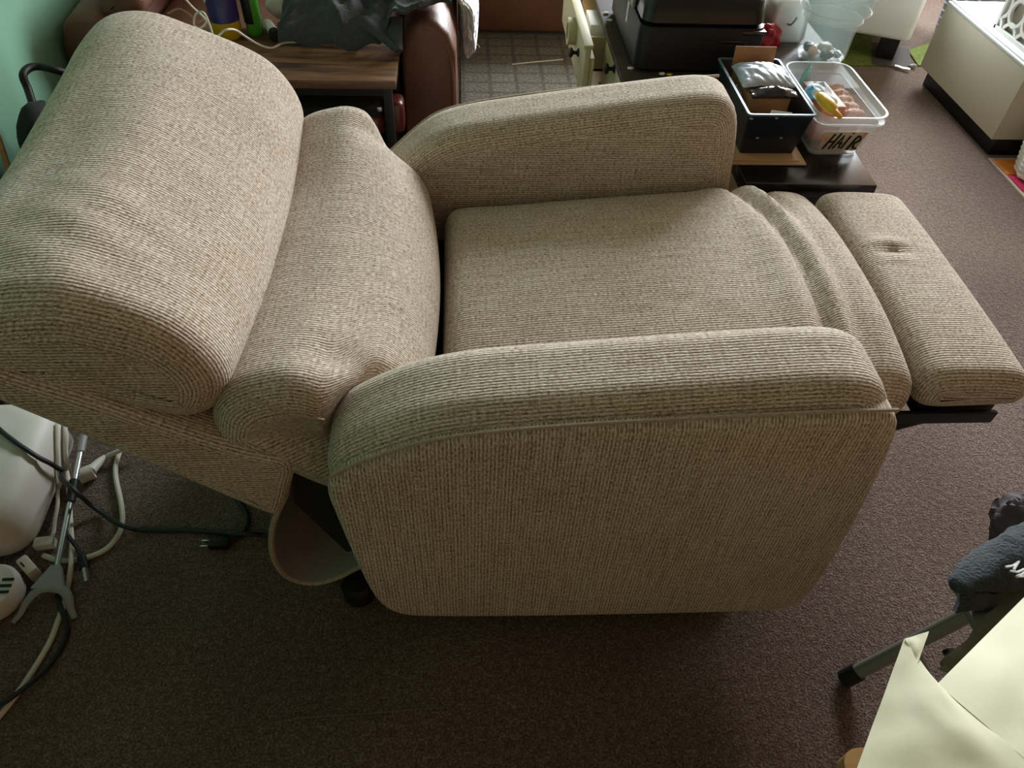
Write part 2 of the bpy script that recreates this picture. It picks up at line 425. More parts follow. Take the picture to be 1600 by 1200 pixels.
# ================================================================== the setting
x0, x1, y0, y1, HH = ROOM
fl = struct(obj('floor', box((x0-.1, y0-.1, -.05), (x1+.1, y1+.1, 0)), CARPET, smooth=False))
struct(obj('ceiling', box((x0-.1, y0-.1, HH), (x1+.1, y1+.1, HH+.1)), CEIL, smooth=False))
struct(obj('wall_left', box((x0-.1, y0, 0), (x0, y1, HH)), GREENWALL, smooth=False))
struct(obj('wall_right', box((x1, y0, 0), (x1+.1, y1, HH)), BOUNCEWALL, smooth=False))
struct(obj('wall_front', box((x0, y0-.1, 0), (x1, y0, HH)), BOUNCEWALL, smooth=False))
bm = B(); wx0, wx1, wz0, wz1 = WIN
for lo_, hi_ in (((x0, y1, 0), (wx0, y1+.1, HH)), ((wx1, y1, 0), (x1, y1+.1, HH)), ((wx0, y1, 0), (wx1, y1+.1, wz0)), ((wx0, y1, wz1), (wx1, y1+.1, HH))):
    add_box(bm, lo_, hi_)
struct(obj('wall_back', bm, BOUNCEWALL, smooth=False))
struct(obj('baseboard_left', box((x0, y0, 0), (x0+.012, y1, .09), .004), DARKTRIM))
wb = B()
for a, b in (((wx0, y1+.02, wz0), (wx1, y1+.08, wz0+.05)), ((wx0, y1+.02, wz1-.05), (wx1, y1+.08, wz1)), ((wx0, y1+.02, wz0), (wx0+.05, y1+.08, wz1)),
             ((wx1-.05, y1+.02, wz0), (wx1, y1+.08, wz1)), (((wx0+wx1)/2-.03, y1+.02, wz0), ((wx0+wx1)/2+.03, y1+.08, wz1))): add_box(wb, a, b, .005)
win = struct(obj('window_1', wb, WHITEP))
for a, b in ((wx0+.05, (wx0+wx1)/2-.03), ((wx0+wx1)/2+.03, wx1-.05)):
    obj('pane', box((a, y1+.047, wz0+.05), (b, y1+.053, wz1-.05)), GLASS, win, smooth=False)
obj('sill', box((wx0-.04, y1-.06, wz0-.03), (wx1+.04, y1+.02, wz0), .006), WHITEP, win)

# ================================================================== the recliner
YC = 1.036; YN = .576; YF = 1.496; AW = .156; SI = YN+AW; SO = YF-AW
rec = thing('recliner_chair', 'beige ribbed fabric recliner chair lying back with its footrest out', 'recliner', (.2, YC, 0))
ARM = [(.545, .078), (.578, .095), (.590, .17), (.586, .26), (.575, .40), (.560, .53), (.545, .592), (.518, .622), (.46, .629), (.30, .618), (.14, .604), (.02, .592),
       (-.05, .577), (-.10, .555), (-.145, .528), (-.175, .505), (-.187, .475), (-.178, .38), (-.165, .26), (-.150, .165), (-.128, .118), (-.08, .098), (.1, .086), (.35, .079)]
PANEL = [(.54, .070), (.575, .085), (.588, .15), (.587, .22), (.577, .38), (.562, .51), (.549, .578), (.535, .602), (.46, .601), (.30, .593), (.14, .583), (.02, .570), (-.05, .554),
         (-.10, .533), (-.145, .508), (-.172, .488), (-.184, .465), (-.176, .37), (-.163, .25), (-.148, .155), (-.126, .108), (-.08, .090), (.1, .078), (.35, .071)]
def resampled(c): return c
for near in (True, False):
    ya, yb = (YN+.004, YN+AW) if near else (SO, YF-.004)
    fa_ = lambda pts: pts if near else [(x, z-(.040*(.56-x)/.6+.035*sstep(-.03, -.19, x))*sstep(.1, .45, z)) for x, z in pts]
    arm = obj('arm', pillow(fa_(ARM), ya, yb, .045, nmid=10), FABRIC, rec)
    pa, pb = (YN-.006, YN+.05) if near else (YF-.05, YF+.006)
    sp_ = obj('side_panel', pillow(fa_(PANEL), pa, pb, .016, nmid=4, uvx=True), FABRIC, arm)
    ye = YN+.001 if near else YF-.001
    seam = cr([Vector((x, ye, z+.004)) for x, z in fa_(PANEL)[7:16]], 4)
    obj('piping', tube(seam, .0028, 6, 1), PIPING, arm)
# seat
def seat_disp(q):
    x, y, z = q
    if z > .36:
        k = sstep(.36, .42, z)
        t = (y-YC)/.3
        crown = .040*(1-min(1, abs(t))**2.4)
        xc = .612-.052*max(0, t)**1.7-.018*max(0, -t)**2
        e = sstep(-1.0, -.6, t)
        dz = -.012*gauss(x-xc+.014, .013)+.009*gauss(x-xc-.014, .017)+.006*gauss(x-xc+.05, .03)-.005*gauss(x-xc-.04, .02)
        xc2 = .655-.05*max(0, t-.3)
        dz2 = -.010*gauss(x-xc2, .014)*sstep(.35, .8, t)+.008*gauss(x-xc2+.028, .014)*sstep(.3, .8, t)
        wav = .004*fn((x*5, y*5, 0), 1, 2)
        z = z+k*(crown+dz*(.35+.65*e)+dz2+wav)
    return Vector((x, y, z))
SEAT = [(-.030, .335), (-.036, .365), (-.028, .392), (.0, .402), (.08, .408), (.18, .416), (.28, .424), (.36, .431), (.44, .437), (.50, .441), (.55, .444), (.60, .446), (.65, .446), (.69, .442), (.717, .428), (.727, .405), (.722, .378),
        (.70, .360), (.60, .350), (.40, .330), (.2, .318), (.05, .312)]
obj('seat_cushion', pillow(SEAT, SI+.014, SO+.004, .05, nper=8, nmid=40, disp=seat_disp), FABRIC, rec)
# footrest
def foot_disp(q):
    x, y, z = q
    if z > .42:
        k = sstep(.42, .45, z)
        z += k*(.012*(1-min(1, abs((y-YC)/.29))**2.5)-.007*gauss(x-.81, .03)*gauss(y-1.09, .011)+.006*gauss(x-.80, .035)*gauss(y-1.115, .012)+.004*gauss(x-.8, .03)*gauss(y-1.07, .01))
    return Vector((x, y, z))
FOOT = [(.742, .385), (.736, .41), (.743, .438), (.765, .449), (.80, .451), (.84, .450), (.885, .447), (.915, .437), (.928, .415), (.922, .39), (.90, .378), (.83, .374), (.77, .374)]
fr = obj('footrest', pillow(FOOT, .764, 1.325, .034, nmid=40, disp=foot_disp), FABRIC, rec)
br_ = box((.66, .775, .335), (.90, .785, .362), .003)
add_box(br_, (.66, 1.285, .335), (.90, 1.295, .362), .003); add_box(br_, (.76, .79, .345), (.90, 1.28, .374), .003)
obj('footrest_bracket', br_, BLACKM, rec)
for yy in (.79, 1.28):
    lk = tube([(.60, yy, .24), (.70, yy, .30), (.80, yy, .345)], .012, 8, 1); add_tube(lk, [(.55, yy, .33), (.66, yy, .26), (.72, yy, .34)], .010, 8, 1)
    obj('linkage', lk, BLACKM, rec)
# back: shell, lumbar cushion, head cushion
SHELL = [(-.238, .440), (-.255, .37), (-.278, .305), (-.292, .298), (-.36, .362), (-.45, .450), (-.55, .545), (-.625, .612), (-.665, .640), (-.678, .655), (-.662, .672), (-.62, .665), (-.55, .622), (-.45, .562), (-.36, .500), (-.29, .462)]
obj('back_shell', pillow(SHELL, YC-.398, YC+.398, .018, nmid=30), FABRIC, rec)
def head_disp(q):
    x, y, z = q; t = (y-YC)/.39
    sag = .012*(abs(t)**3)*sstep(-.45, -.6, x)-(.040 if t > 0 else .050)*t*t*sstep(-.50, -.32, x)
    wr = .005*fn((x*3, y*5, z*3), 1.3, 5)+(.0022*math.sin(y*80+x*40)*gauss(t+.62, .25)*gauss(x+.45, .10))
    drop = .050*sstep(1.05, -.15, t)*sstep(-.44, -.58, x)
    return Vector((x-.004*abs(t)**2, y, z-sag-drop+wr*sstep(.45, .6, z)))
HEAD = [(-.312, .492), (-.303, .522), (-.306, .558), (-.324, .597), (-.355, .638), (-.42, .690), (-.49, .735), (-.545, .758), (-.60, .756), (-.645, .729), (-.672, .685), (-.668, .648), (-.62, .628),
        (-.54, .572), (-.44, .500), (-.375, .460), (-.335, .463)]
obj('head_cushion', pillow(HEAD, YC-.385, YC+.400, .052, nmid=44, crown=.006, disp=head_disp), FABRIC, rec)
def lum_half(x, z):
    return .305+(.392-.305)*sstep(-.118, -.190, x)
def lum_disp(q):
    x, y, z = q; t = (y-YC)/.38
    z2 = z+.038*t*t*sstep(-.10, -.24, x)*sstep(.42, .5, z)+.005*fn((x*8, y*6, z*4), 1, 9)-.010*gauss(abs(t)-.80, .07)*gauss(x+.16, .05)
    return Vector((x+.028*(1-min(1, abs(t)/.8)**2)*sstep(-.2, -.05, x), y, z2))
LUMB = [(-.345, .440), (-.335, .495), (-.300, .528), (-.25, .543), (-.20, .548), (-.15, .535), (-.11, .508), (-.080, .468), (-.068, .42), (-.072, .37), (-.09, .325), (-.13, .308), (-.18, .325), (-.225, .350), (-.28, .395)]
obj('lumbar_cushion', pillow(LUMB, YC-.392, YC+.392, .052, nper=8, nmid=48, half=lum_half, disp=lum_disp), FABRIC, rec)
from mathutils.bvhtree import BVHTree
def on_surface(o, pix):
    M = MW[o.name]; Mi = M.inverted(); me = o.data
    t = BVHTree.FromPolygons([v.co for v in me.vertices], [p.vertices for p in me.polygons]); out = []
    for x, y in pix:
        h = t.ray_cast(Mi @ CP, ray(x, y).normalized())
        if h[0] is not None: out.append(M @ h[0])
    return out
lum = bpy.data.objects['lumbar_cushion']
pts = on_surface(lum, [(385+k*8, 622+k*2.0+6*math.sin(k/19*PI)) for k in range(16)])
if len(pts) > 3: obj('seam', tube(pts, .0026, 6, 1), PIPING, lum)
# flap with lining below the back
FE = cr([PY(px, py, .662) for px, py in ((448, 770), (428, 815), (424, 852), (433, 884), (455, 904), (490, 911), (525, 903), (560, 886), (600, 865))], 5)
def flap(s, t):
    p = FE[min(len(FE)-1, int(round(s*(len(FE)-1))))]
    return Vector((p.x, .662+.74*t, max(.006, p.z)+.012*math.sin(t*PI)*s))
obj('back_flap', grid(flap, len(FE)-1, 24, .005), LINING, rec)
obj('flap_piping', tube([Vector(flap(k/(len(FE)-1), 0)) for k in range(len(FE))], .0048, 7, 1), PIPING, rec)
# hidden core, base ring and feet
core = box((-.13, SI+.01, .10), (.50, SO-.01, .315), .01)
obj('frame_core', core, BLACKCLOTH, rec)
obj('back_frame', poly_extrude([(-.245, .66, .42), (-.14, .66, .33), (-.12, .66, .20), (-.20, .66, .16), (-.262, .66, .31)], (0, .75, 0)), BLACKCLOTH, rec)
bs = B()
for yy in (.70, 1.37):
    add_box(bs, (-.18, yy-.03, .012), (.50, yy+.03, .05), .008)
add_box(bs, (-.10, .70, .02), (-.04, 1.37, .055), .006); add_box(bs, (.38, .70, .02), (.44, 1.37, .055), .006)
add_box(bs, (.0, .80, .05), (.06, 1.27, .11), .004); add_box(bs, (.3, .80, .05), (.36, 1.27, .11), .004)
obj('base_frame', bs, BLACKM, rec)
for (xx, yy) in ((-.195, .665), (-.195, 1.405), (.50, .70), (.50, 1.37)):
    obj('foot', lathe([(0, 0), (.026, 0), (.03, .008), (.03, .038), (.022, .048), (0, .05)], Matrix.Translation((xx, yy, 0)), 18), BLACKP, rec)

# ================================================================== leather armchair behind the side table
ac = thing('leather_armchair', 'brown leather armchair against the green wall behind the side table', 'armchair', (-.51, 2.45, 0))
def arm_leather(xa, xb):
    w = xb-xa; secs = []
    for y, ins, dz in ((1.985, .014, -.02), (1.990, .005, -.008), (2.005, 0, 0), (2.3, 0, .012), (2.6, 0, .02), (2.86, 0, .02), (2.88, .02, 0)):
        top = .515+dz
        prof = [(xa+ins, .03), (xb-ins, .03), (xb-ins+.002, .25), (xb-ins, top-.085), (xb-ins-.018, top-.035), (xb-.05, top-.006), ((xa+xb)/2, top), (xa+.05, top-.006), (xa+ins+.018, top-.035), (xa+ins, top-.085), (xa+ins-.002, .25)]
        secs.append([Vector((x, y, z)) for x, z in prof])
    return loft(secs)
for xa, xb in ((-.156, -.010), (-1.018, -.852)):
    a = obj('arm', arm_leather(xa, xb), LEATHER, ac)
    pp = [(xb-.012, 1.988, .05), (xb-.012, 1.988, .25), (xb-.014, 1.988, .40), (xb-.035, 1.992, .462), (xb-.075, 1.99, .490), ((xa+.06), 1.99, .492)]
    obj('piping', tube(pp, .006, 7, 5), LEATHER, a)
obj('base', box((-.86, 2.10, .03), (-.15, 2.85, .27), .02), LEATHER, ac)
obj('seat_cushion', box((-.852, 2.08, .27), (-.152, 2.70, .43), .05, seg=4), LEATHER, ac)
bk = Matrix.Translation((-.5, 2.74, .40)) @ Matrix.Rotation(math.radians(-12), 4, 'X')
obj('backrest', box((-.36, -.09, -.05), (.36, .10, .58), .07, bk, seg=4), LEATHER, ac)
# rolled wing cushion by the left arm
obj('wing_cushion', pillow([(-.905, .50), (-.90, .555), (-.86, .59), (-.81, .575), (-.79, .53), (-.81, .49), (-.86, .475)], 2.0, 2.6, .04), LEATHER, ac)

# second sofa along the back
sf = thing('leather_sofa', 'brown leather sofa along the back wall beyond the grid rug', 'sofa', (.2, 3.6, 0))
obj('base', box((-.72, 3.17, .012), (1.12, 4.05, .30), .02), LEATHER, sf)
for k in range(2): obj('seat_cushion', box((-.55+k*.76, 3.15, .30), (.20+k*.76, 3.75, .45), .045, seg=3), LEATHER, sf)
for k in range(2): obj('back_cushion', box((-.55+k*.76, 3.75, .40), (.20+k*.76, 3.98, .85), .07, seg=3), LEATHER, sf)
for xa in (-.74, .98): obj('arm', box((xa, 3.16, .02), (xa+.17, 4.05, .60), .06, seg=3), LEATHER, sf)

# ================================================================== side table and what is on it
TX0, TX1, TY0, TY1, TZ = -.79, -.157, 1.778, 2.075, .45
st = thing('side_table', 'rustic wood side table with black metal legs in front of the brown armchair', 'side table', ((TX0+TX1)/2, (TY0+TY1)/2, 0))
obj('tabletop', box((TX0, TY0, TZ-.022), (TX1, TY1, TZ), .002), RUSTIC, st)
for xx in (TX0+.012, TX1-.012-.022):
    for yy in (TY0+.006, TY1-.03): obj('leg', box((xx, yy, 0), (xx+.022, yy+.022, TZ-.022), .002), BLACKM, st)
rl = B()
add_box(rl, (TX0+.03, TY0+.008, TZ-.042), (TX1-.03, TY0+.026, TZ-.022)); add_box(rl, (TX0+.03, TY1-.028, TZ-.042), (TX1-.03, TY1-.01, TZ-.022))
for xx in (TX0+.014, TX1-.032):
    add_box(rl, (xx, TY0+.02, TZ-.042), (xx+.018, TY1-.02, TZ-.022)); add_box(rl, (xx, TY0+.02, .10), (xx+.018, TY1-.02, .118)); add_box(rl, (xx, TY0+.02, .245), (xx+.018, TY1-.02, .262))
obj('rail', rl, BLACKM, st)
obj('shelf', box((TX0+.02, TY0+.012, .118), (TX1-.018, TY1-.012, .134), .002), RUSTIC, st)
obj('shelf', box((TX0+.02, TY0+.012, .262), (TX1-.018, TY1-.012, .272), .002), BLACKM, st)
# leather bag on the middle shelf
bg = thing('leather_bag', 'oxblood leather bag lying on the shelf of the side table', 'bag', (-.36, 1.93, .272))
obj('body', box((-.60, 1.812, .273), (-.195, 2.03, .345), .03, seg=4), REDLEATHER, bg)
obj('flap', box((-.59, 1.810, .338), (-.20, 1.99, .362), .010, seg=3), BLACKCLOTH, bg)
obj('strap_end', box((-.198, 1.815, .29), (-.146, 1.88, .375), .015, seg=3), REDLEATHER, bg)
obj('buckle', box((-.212, 1.803, .356), (-.198, 1.812, .370), .004), CHROME, bg)
# white power strip
ps = thing('power_strip', 'white power strip with cords plugged in at the edge of the rustic table', 'power strip', (-.56, 1.86, TZ))
obj('body', box((-.70, 1.808, TZ), (-.522, 1.868, TZ+.042), .009, seg=3), WHITEPL, ps)
for xx in (-.575, -.548):
    sk = B()
    for dx, dy in ((-.006, .004), (.006, .004), (0, -.008)): add_box(sk, (xx+dx-.0016, 1.838+dy-.003, TZ+.0415), (xx+dx+.0016, 1.838+dy+.003, TZ+.0426))
    obj('socket', sk, BLACKP, ps)
obj('usb_port', box((-.545, 1.805, TZ+.014), (-.533, 1.8085, TZ+.021)), BLACKP, ps)
obj('plug', box((-.612, 1.828, TZ+.042), (-.590, 1.850, TZ+.062), .004), WHITEPL, ps)
z = TZ+.05
c1 = [(-.600, 1.84, TZ+.060), PZ(342, 55, .51), PZ(352, 47, .54), PZ(368, 47, .53), PZ(385, 58, .50), PZ(405, 70, .465), PZ(425, 75, .4535), PZ(445, 67, .4535), PZ(480, 66, .4535)]
o = obj('charging_cable', tube(c1, .0026, 7, 6), CORDW); tag(o, 'white charging cable arching from the power strip across the rustic tabletop', 'cable')
plug_ = box(PZ(480, 66, .450)-Vector((0, .004, 0)), PZ(493, 66, .457)+Vector((0, .004, 0)), .002); o2 = obj('connector', plug_, WHITEPL, o)
c2 = [PZ(334, 60, .50), PZ(328, 40, .53), PZ(318, 20, .56), PZ(306, 22, .55), PZ(303, 38, .52), PZ(312, 44, .51), PZ(322, 32, .53), PZ(300, 10, .57), PZ(284, -8, .60)]
o = obj('phone_charger_cable', tube(c2, .0024, 7, 6), CORDW); tag(o, 'thin white cord looped behind the power strip against the brown armchair', 'cable')
c3 = [PZ(262, 22, .52), PZ(280, 14, .53), PZ(298, 24, .53), PZ(310, 36, .515), PZ(318, 30, .52), PZ(312, 42, .50), PZ(322, 50, .47)]
o = obj('copper_cable', tube(c3, .0026, 7, 6), CORDC); tag(o, 'copper coloured cord curling behind the power strip', 'cable')
# bottles
def at(p, z): return Matrix.Translation((p.x, p.y, z))
pb = PZ(353, 66, TZ); pb.y += .035
tb = thing('tall_bottle', 'tall indigo and amber bottle standing on the rustic side table', 'bottle', (pb.x, pb.y, TZ))
R_ = .037
obj('lower_body', lathe([(0, 0), (R_-.006, 0), (R_, .008), (R_, .045), (0, .045)], at(pb, TZ)), AMBER, tb)
obj('sleeve', lathe([(0, .0455), (R_+.0008, .0455), (R_+.0008, .20), (R_-.008, .222), (.016, .235), (0, .236)], at(pb, TZ)), BLUEV, tb)
obj('cap', lathe([(0, .236), (.017, .236), (.017, .262), (0, .264)], at(pb, TZ)), NECKB, tb)
scr = B()                                           # illegible white script on the sleeve
for k in range(3):
    pts = []
    for j in range(9):
        a = math.radians(203+k*9+3.5*math.sin(j*2.2)); pts.append((pb.x+(R_+.002)*math.cos(a), pb.y+(R_+.002)*math.sin(a), TZ+.088+j*.011+k*.004))
    add_tube(scr, pts, .0011, 5, 4)
obj('script_lettering', scr, INKW, tb)
pg = PZ(398, 57, TZ); pg.y += .02
gb = thing('green_bottle', 'slim lime green bottle beside the indigo bottle', 'bottle', (pg.x, pg.y, TZ))
obj('body', lathe([(0, 0), (.018, 0), (.021, .006), (.021, .15), (.014, .168), (0, .17)], at(pg, TZ)), GREENB, gb)
obj('label_sleeve', lathe([(.0215, .03), (.0222, .031), (.0222, .105), (.0215, .106)], at(pg+Vector((-.0012, .001, 0)), TZ), 24), BLACKP, gb)
obj('cap', lathe([(0, .17), (.013, .17), (.013, .195), (0, .197)], at(pg, TZ)), GREENB, gb)
ta, tb_ = PZ(415, 36, TZ+.0145)+Vector((.006, 0, 0)), PZ(429, 57, TZ+.0145)+Vector((.004, 0, 0))
tt = thing('cream_tube', 'white squeeze tube with a black cap lying on the rustic table', 'tube', (ta.x, ta.y, TZ))
d_ = (tb_-ta)
obj('body', tube([ta, ta+d_*.4, ta+d_*.72], .013, 12, 1, rr=(.0115, .0135)), WHITEPL, tt)
obj('cap', tube([ta+d_*.72, tb_], .0140, 14, 1), BLACKP, tt)
pk = PZ(458, 47, TZ)
o = obj('black_case', box((pk.x-.022, pk.y-.028, TZ), (pk.x+.035, pk.y+.03, TZ+.016), .008, seg=3), BLACKP); tag(o, 'small flat black case on the side table beside the grey blanket', 'case')
pk = PZ(450, 22, TZ+.01)
o = obj('beige_pouch', blob((pk.x, pk.y-.0, TZ+.030), (.055, .035, .034), .15, 2, 3, squash=-.03), BEIGEPL); tag(o, 'soft beige pouch behind the white squeeze tube', 'pouch')
# blanket heap
def heap(s, t):
    # (s along x, t over the heap from the front hem to the back)
    cx = -.464+s*.444
    y = 1.955+t*.36*(1-.62*sstep(-.16, -.09, cx))
    prof = math.sin(min(1, t*1.05)*PI*.62)**.7
    h = .145*prof*(.62+.38*math.sin(s*PI)**.6)
    wx_ = s*4+.9*fn((s*3, t*2.5, 1), 1, 2); wy_ = t*3+.9*fn((s*3, t*3, 7), 1, 5)
    fold = .060*(.5-abs(fn((wx_, wy_, 0), 1.1, 4)))*1.0+.030*(.4-abs(fn((wx_*1.9, wy_*1.5, 0), 1.2, 9)))+.012*fn((s*9, t*9, 0), 1.3, 4)-.03
    hem = .022*math.sin(s*7.5)+.016*math.sin(s*17+1)
    front = 1-sstep(0, .3, t)
    y -= .030*(1-abs(math.sin(s*9.5+2.2*fn((s*3, t*2, 0), 1, 3))))*sstep(0, .2, t)*(1-sstep(.6, 1, t))
    y -= front*(.5*hem+.03*s-.02*math.cos(s*PI))
    z_ = TZ+.006+h+fold*sstep(0, .35, t)*1.15+.009*(1+math.sin(s*26))*front
    ov = sstep(-.22, -.155, cx)                   # climbs onto the chair arm
    y += (1-t)*(.085*sstep(-.15, -.03, cx)+.02*ov)
    if ov > 0: z_ = max(z_, TZ+.004+ov*(.545-TZ)+.5*max(-.01, fold+.02)*ov)
    z_ = max(z_, TZ+.0073)
    return (cx, y, z_)
o = obj('grey_blanket', grid(heap, 90, 60, .007, True), DGREY); tag(o, 'dark grey fleece blanket heaped on the side table and chair arm', 'blanket')
pt = PZ(625, 80, TZ)
def tipf(s, t):
    w = (1-t)*.06+.004
    return (pt.x-.055+(s-.5)*2*w+.055*t, 1.985-(t)*.075, TZ+.012+.05*(1-t)+.006*math.sin(s*9))
obj('blanket_corner', grid(tipf, 14, 12, .007), DGREY, o)
def throw_bm():
    bm = B(); bmesh.ops.create_icosphere(bm, subdivisions=6, radius=1)
    for v in bm.verts:
        d = v.co.normalized(); e = 2.6
        k = (abs(d.x)**e+abs(d.y)**e+abs(d.z)**e)**(-1/e)
        n_ = 1+.10*fn(d, 3, 1)+.045*(1-2*abs(fn(d, 9, 2)))+.02*fn(d, 26, 4)
        p = Vector((d.x*.030, d.y*.27, d.z*.135))*k*n_
        p.x += -.055*sstep(.03, .12, p.z)*(1 if d.z > 0 else 0)
        v.co = p+Vector((.026, 2.425, .430))
    return bm
o = obj('white_throw', throw_bm(), WHITEFLEECE); tag(o, 'fluffy white fleece throw hanging over the outer side of the brown armchair', 'throw')

# ================================================================== rug beyond
RUGM = checker_rug('grid_rug_weave', (.155, .14, .105), (.088, .078, .056), 7.5, .075)
o = obj('grid_rug', box((.0, 2.28, .0), (.62, 3.16, .010), .004), RUGM); tag(o, 'olive brown rug woven in a grid of blocks before the dark sofa', 'rug')
o = obj('paper_scrap', grid(lambda s, t: PZ(741+s*12, 66+s*8+t*2.0, .012)+Vector((0, 0, .004*math.sin(s*5))), 6, 1, .001), PAPERW); tag(o, 'thin white scrap lying on the grid rug by the sofa', 'scrap')
o = obj('white_strand', tube([PZ(800, 101, .012), PZ(835, 97, .013), PZ(880, 93, .012)], .003, 5, 5), CORDW); tag(o, 'pale strand lying straight across the grid rug', 'string')

# ================================================================== cream dresser with dark top
DX0, DX1, DY0, DY1, DZ = .405, .985, 1.745, 2.52, .47
dr = thing('dresser', 'cream painted dresser with a dark wooden top and black drawer knobs', 'dresser', ((DX0+DX1)/2, (DY0+DY1)/2, 0))
obj('top', box((DX0-.012, DY0-.012, DZ-.018), (DX1, DY1+.012, DZ), .004), DARKTOP, dr)
bd = B()
add_box(bd, (DX0+.01, DY0, .13), (DX1-.01, DY0+.016, DZ-.018), .002); add_box(bd, (DX0+.01, DY1-.016, .13), (DX1-.01, DY1, DZ-.018), .002)
add_box(bd, (DX1-.026, DY0, .13), (DX1-.01, DY1, DZ-.018), .002); add_box(bd, (DX0+.02, DY0, .29), (DX1-.02, DY1, .302), .002)
add_box(bd, (DX0+.02, 2.075, .30), (DX1-.02, 2.09, DZ-.018), .002)
obj('body', bd, CREAMPAINT, dr)
# scalloped apron facing the rug
ap = [(DX0, DY0, .335)]
for k in range(13):
    a = k/12; yy = DY0+.05+a*.28; ap.append((DX0, yy, .18+.13*math.sin(a*PI)**.55))
ap += [(DX0, 2.10, .14), (DX0, 2.10, .02), (DX0, 2.14, .02), (DX0, 2.16, .16)]
for k in range(9):
    a = k/8; ap.append((DX0, 2.18+a*.28, .20+.07*math.sin(a*PI)**.55))
ap += [(DX0, DY1-.05, .02), (DX0, DY1, .02), (DX0, DY1, .335)]
ap.insert(1, (DX0, DY0, .02)); ap.insert(2, (DX0, DY0+.035, .02))
obj('apron', poly_extrude(ap, (.018, 0, 0)), CREAMPAINT, dr, smooth=False)
for yy in (DY0+.002, DY1-.04):
    obj('leg', box((DX1-.05, yy, 0), (DX1-.012, yy+.038, .14), .004), CREAMPAINT, dr)
for yy in (DY0+.002, 2.10, DY1-.042):
    obj('leg', tube([(DX0+.02, yy+.02, .0105 if yy > 2.3 else 0), (DX0+.02, yy+.02, .14), (DX0+.02, yy+.02, .30)], .014, 8, 1, rr=(.011, .02)), CREAMPAINT, dr)
def knob(Mk, par):
    obj('knob', lathe([(0, 0), (.011, 0), (.011, .003), (.005, .007), (.005, .014), (.013, .019), (.014, .023), (.010, .027), (0, .028)], Mk, 16), BLACKP, par)
toX = Matrix.Rotation(-PI/2, 4, 'Y')
d1 = obj('drawer', box((DX0-.004, DY0+.03, .315), (DX0+.014, 2.07, DZ-.022), .003), CREAMPAINT, dr)
add = box((DX0-.012, DY0+.025, .30), (DX0+.012, 2.075, .318), .003); obj('rail', add, CREAMPAINT, dr)
knob(Matrix.Translation((DX0-.004, 1.905, .432)) @ toX, d1)
PO = DX0-.060                                    # pulled-out drawer
d2 = obj('drawer', box((PO-.016, 1.965, .325), (PO, 2.49, .460), .003), CREAMPAINT, dr)
ds = B(); add_box(ds, (PO, 2.105, .335), (DX0+.3, 2.117, .43)); add_box(ds, (PO, 2.475, .335), (DX0+.3, 2.487, .43)); add_box(ds, (PO, 2.105, .335), (DX0+.3, 2.487, .342)); add_box(ds, (PO, 1.97, .335), (PO+.012, 2.105, .43))
obj('drawer_box', ds, CREAMPAINT, d2)
obj('top_ledge', box((PO-.022, 1.955, .458), (PO+.004, 2.50, .470), .003), CREAMPAINT, d2)
knob(Matrix.Translation((PO-.016, 2.075, .400)) @ toX, d2)
o = obj('white_carton', box((PO+.02, 2.14, .343), (PO+.10, 2.25, .45), .003), PAPERW); tag(o, 'white carton standing in the open dresser drawer', 'carton')
o = obj('paper_stack', box((PO+.03, 2.27, .343), (PO+.105, 2.40, .425), .003), MANILA); tag(o, 'buff paper stack inside the open dresser drawer', 'papers')
pr = PX(887, 55, PO-.03)
o = obj('tape_roll', lathe([(.022, -.012), (.036, -.012), (.036, .012), (.022, .012), (.022, -.012)], Matrix.Translation((PO-.0278, 2.17, .420)) @ Matrix.Rotation(PI/2, 4, 'Y'), 28), CREAMPAINT); tag(o, 'cream ring hanging on the face of the open drawer', 'ring')
# dark basket under the arch
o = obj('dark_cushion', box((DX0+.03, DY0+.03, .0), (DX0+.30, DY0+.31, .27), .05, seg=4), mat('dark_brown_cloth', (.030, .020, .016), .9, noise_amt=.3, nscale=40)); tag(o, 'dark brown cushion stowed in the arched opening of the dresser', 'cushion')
for k, (px, py) in enumerate(((947, 22), (953, 33), (985, 108), (1046, 118), (1034, 117))):
    q = PZ(px, py, DZ)
    o = obj('paper_crumb', blob((q.x, q.y, DZ+.003), (.008, .006, .003), .5, 3, k, 2), PAPERW if k != 3 else YELLOW)
    tag(o, ('white paper crumb beside the stickered side of the printer', 'white paper crumb beside the stickered side of the printer', 'white paper crumb at the front corner of the dark dresser top',
            'tiny yellow crumb on the dark dresser top in front of the printer', 'white paper crumb next to the yellow crumb on the dresser')[k], 'crumb', 'paper crumbs beside the printer' if k < 2 else None)

# printer
PX0, PX1, PY0, PY1 = .425, .735, 1.79, 2.20
pn = thing('printer', 'bulky black printer standing on the dark dresser top', 'printer', ((PX0+PX1)/2, (PY0+PY1)/2, DZ))
def psec(z, ins, insf): 
    return [Vector((p.x, p.y, z)) for p in rrect(PX1-PX0-2*ins, PY1-PY0-insf-ins, .03, 0, (PX0+PX1)/2, (PY0+insf+PY1-ins)/2)]
obj('body', loft([psec(DZ, .012, .02), psec(DZ+.012, 0, .004), psec(DZ+.10, 0, 0), psec(DZ+.112, .004, .004)]), BLACKP, pn)
obj('scanner_lid', loft([psec(DZ+.114, .012, .014), psec(DZ+.12, .006, .010), psec(DZ+.168, .012, .022), psec(DZ+.178, .022, .035)]), BLACKG, pn)
obj('document_tray', loft([psec(DZ+.178, .05, .12), psec(DZ+.20, .055, .125)]), BLACKP, pn)
obj('front_slot', box((PX0+.20, PY0-.002, DZ+.078), (PX0+.26, PY0+.004, DZ+.086), .002), BLACKG, pn)
obj('control_panel', box((PX0+.245, PY0-.001, DZ+.098), (PX1-.004, PY0+.02, DZ+.108), .003), BLACKG, pn)
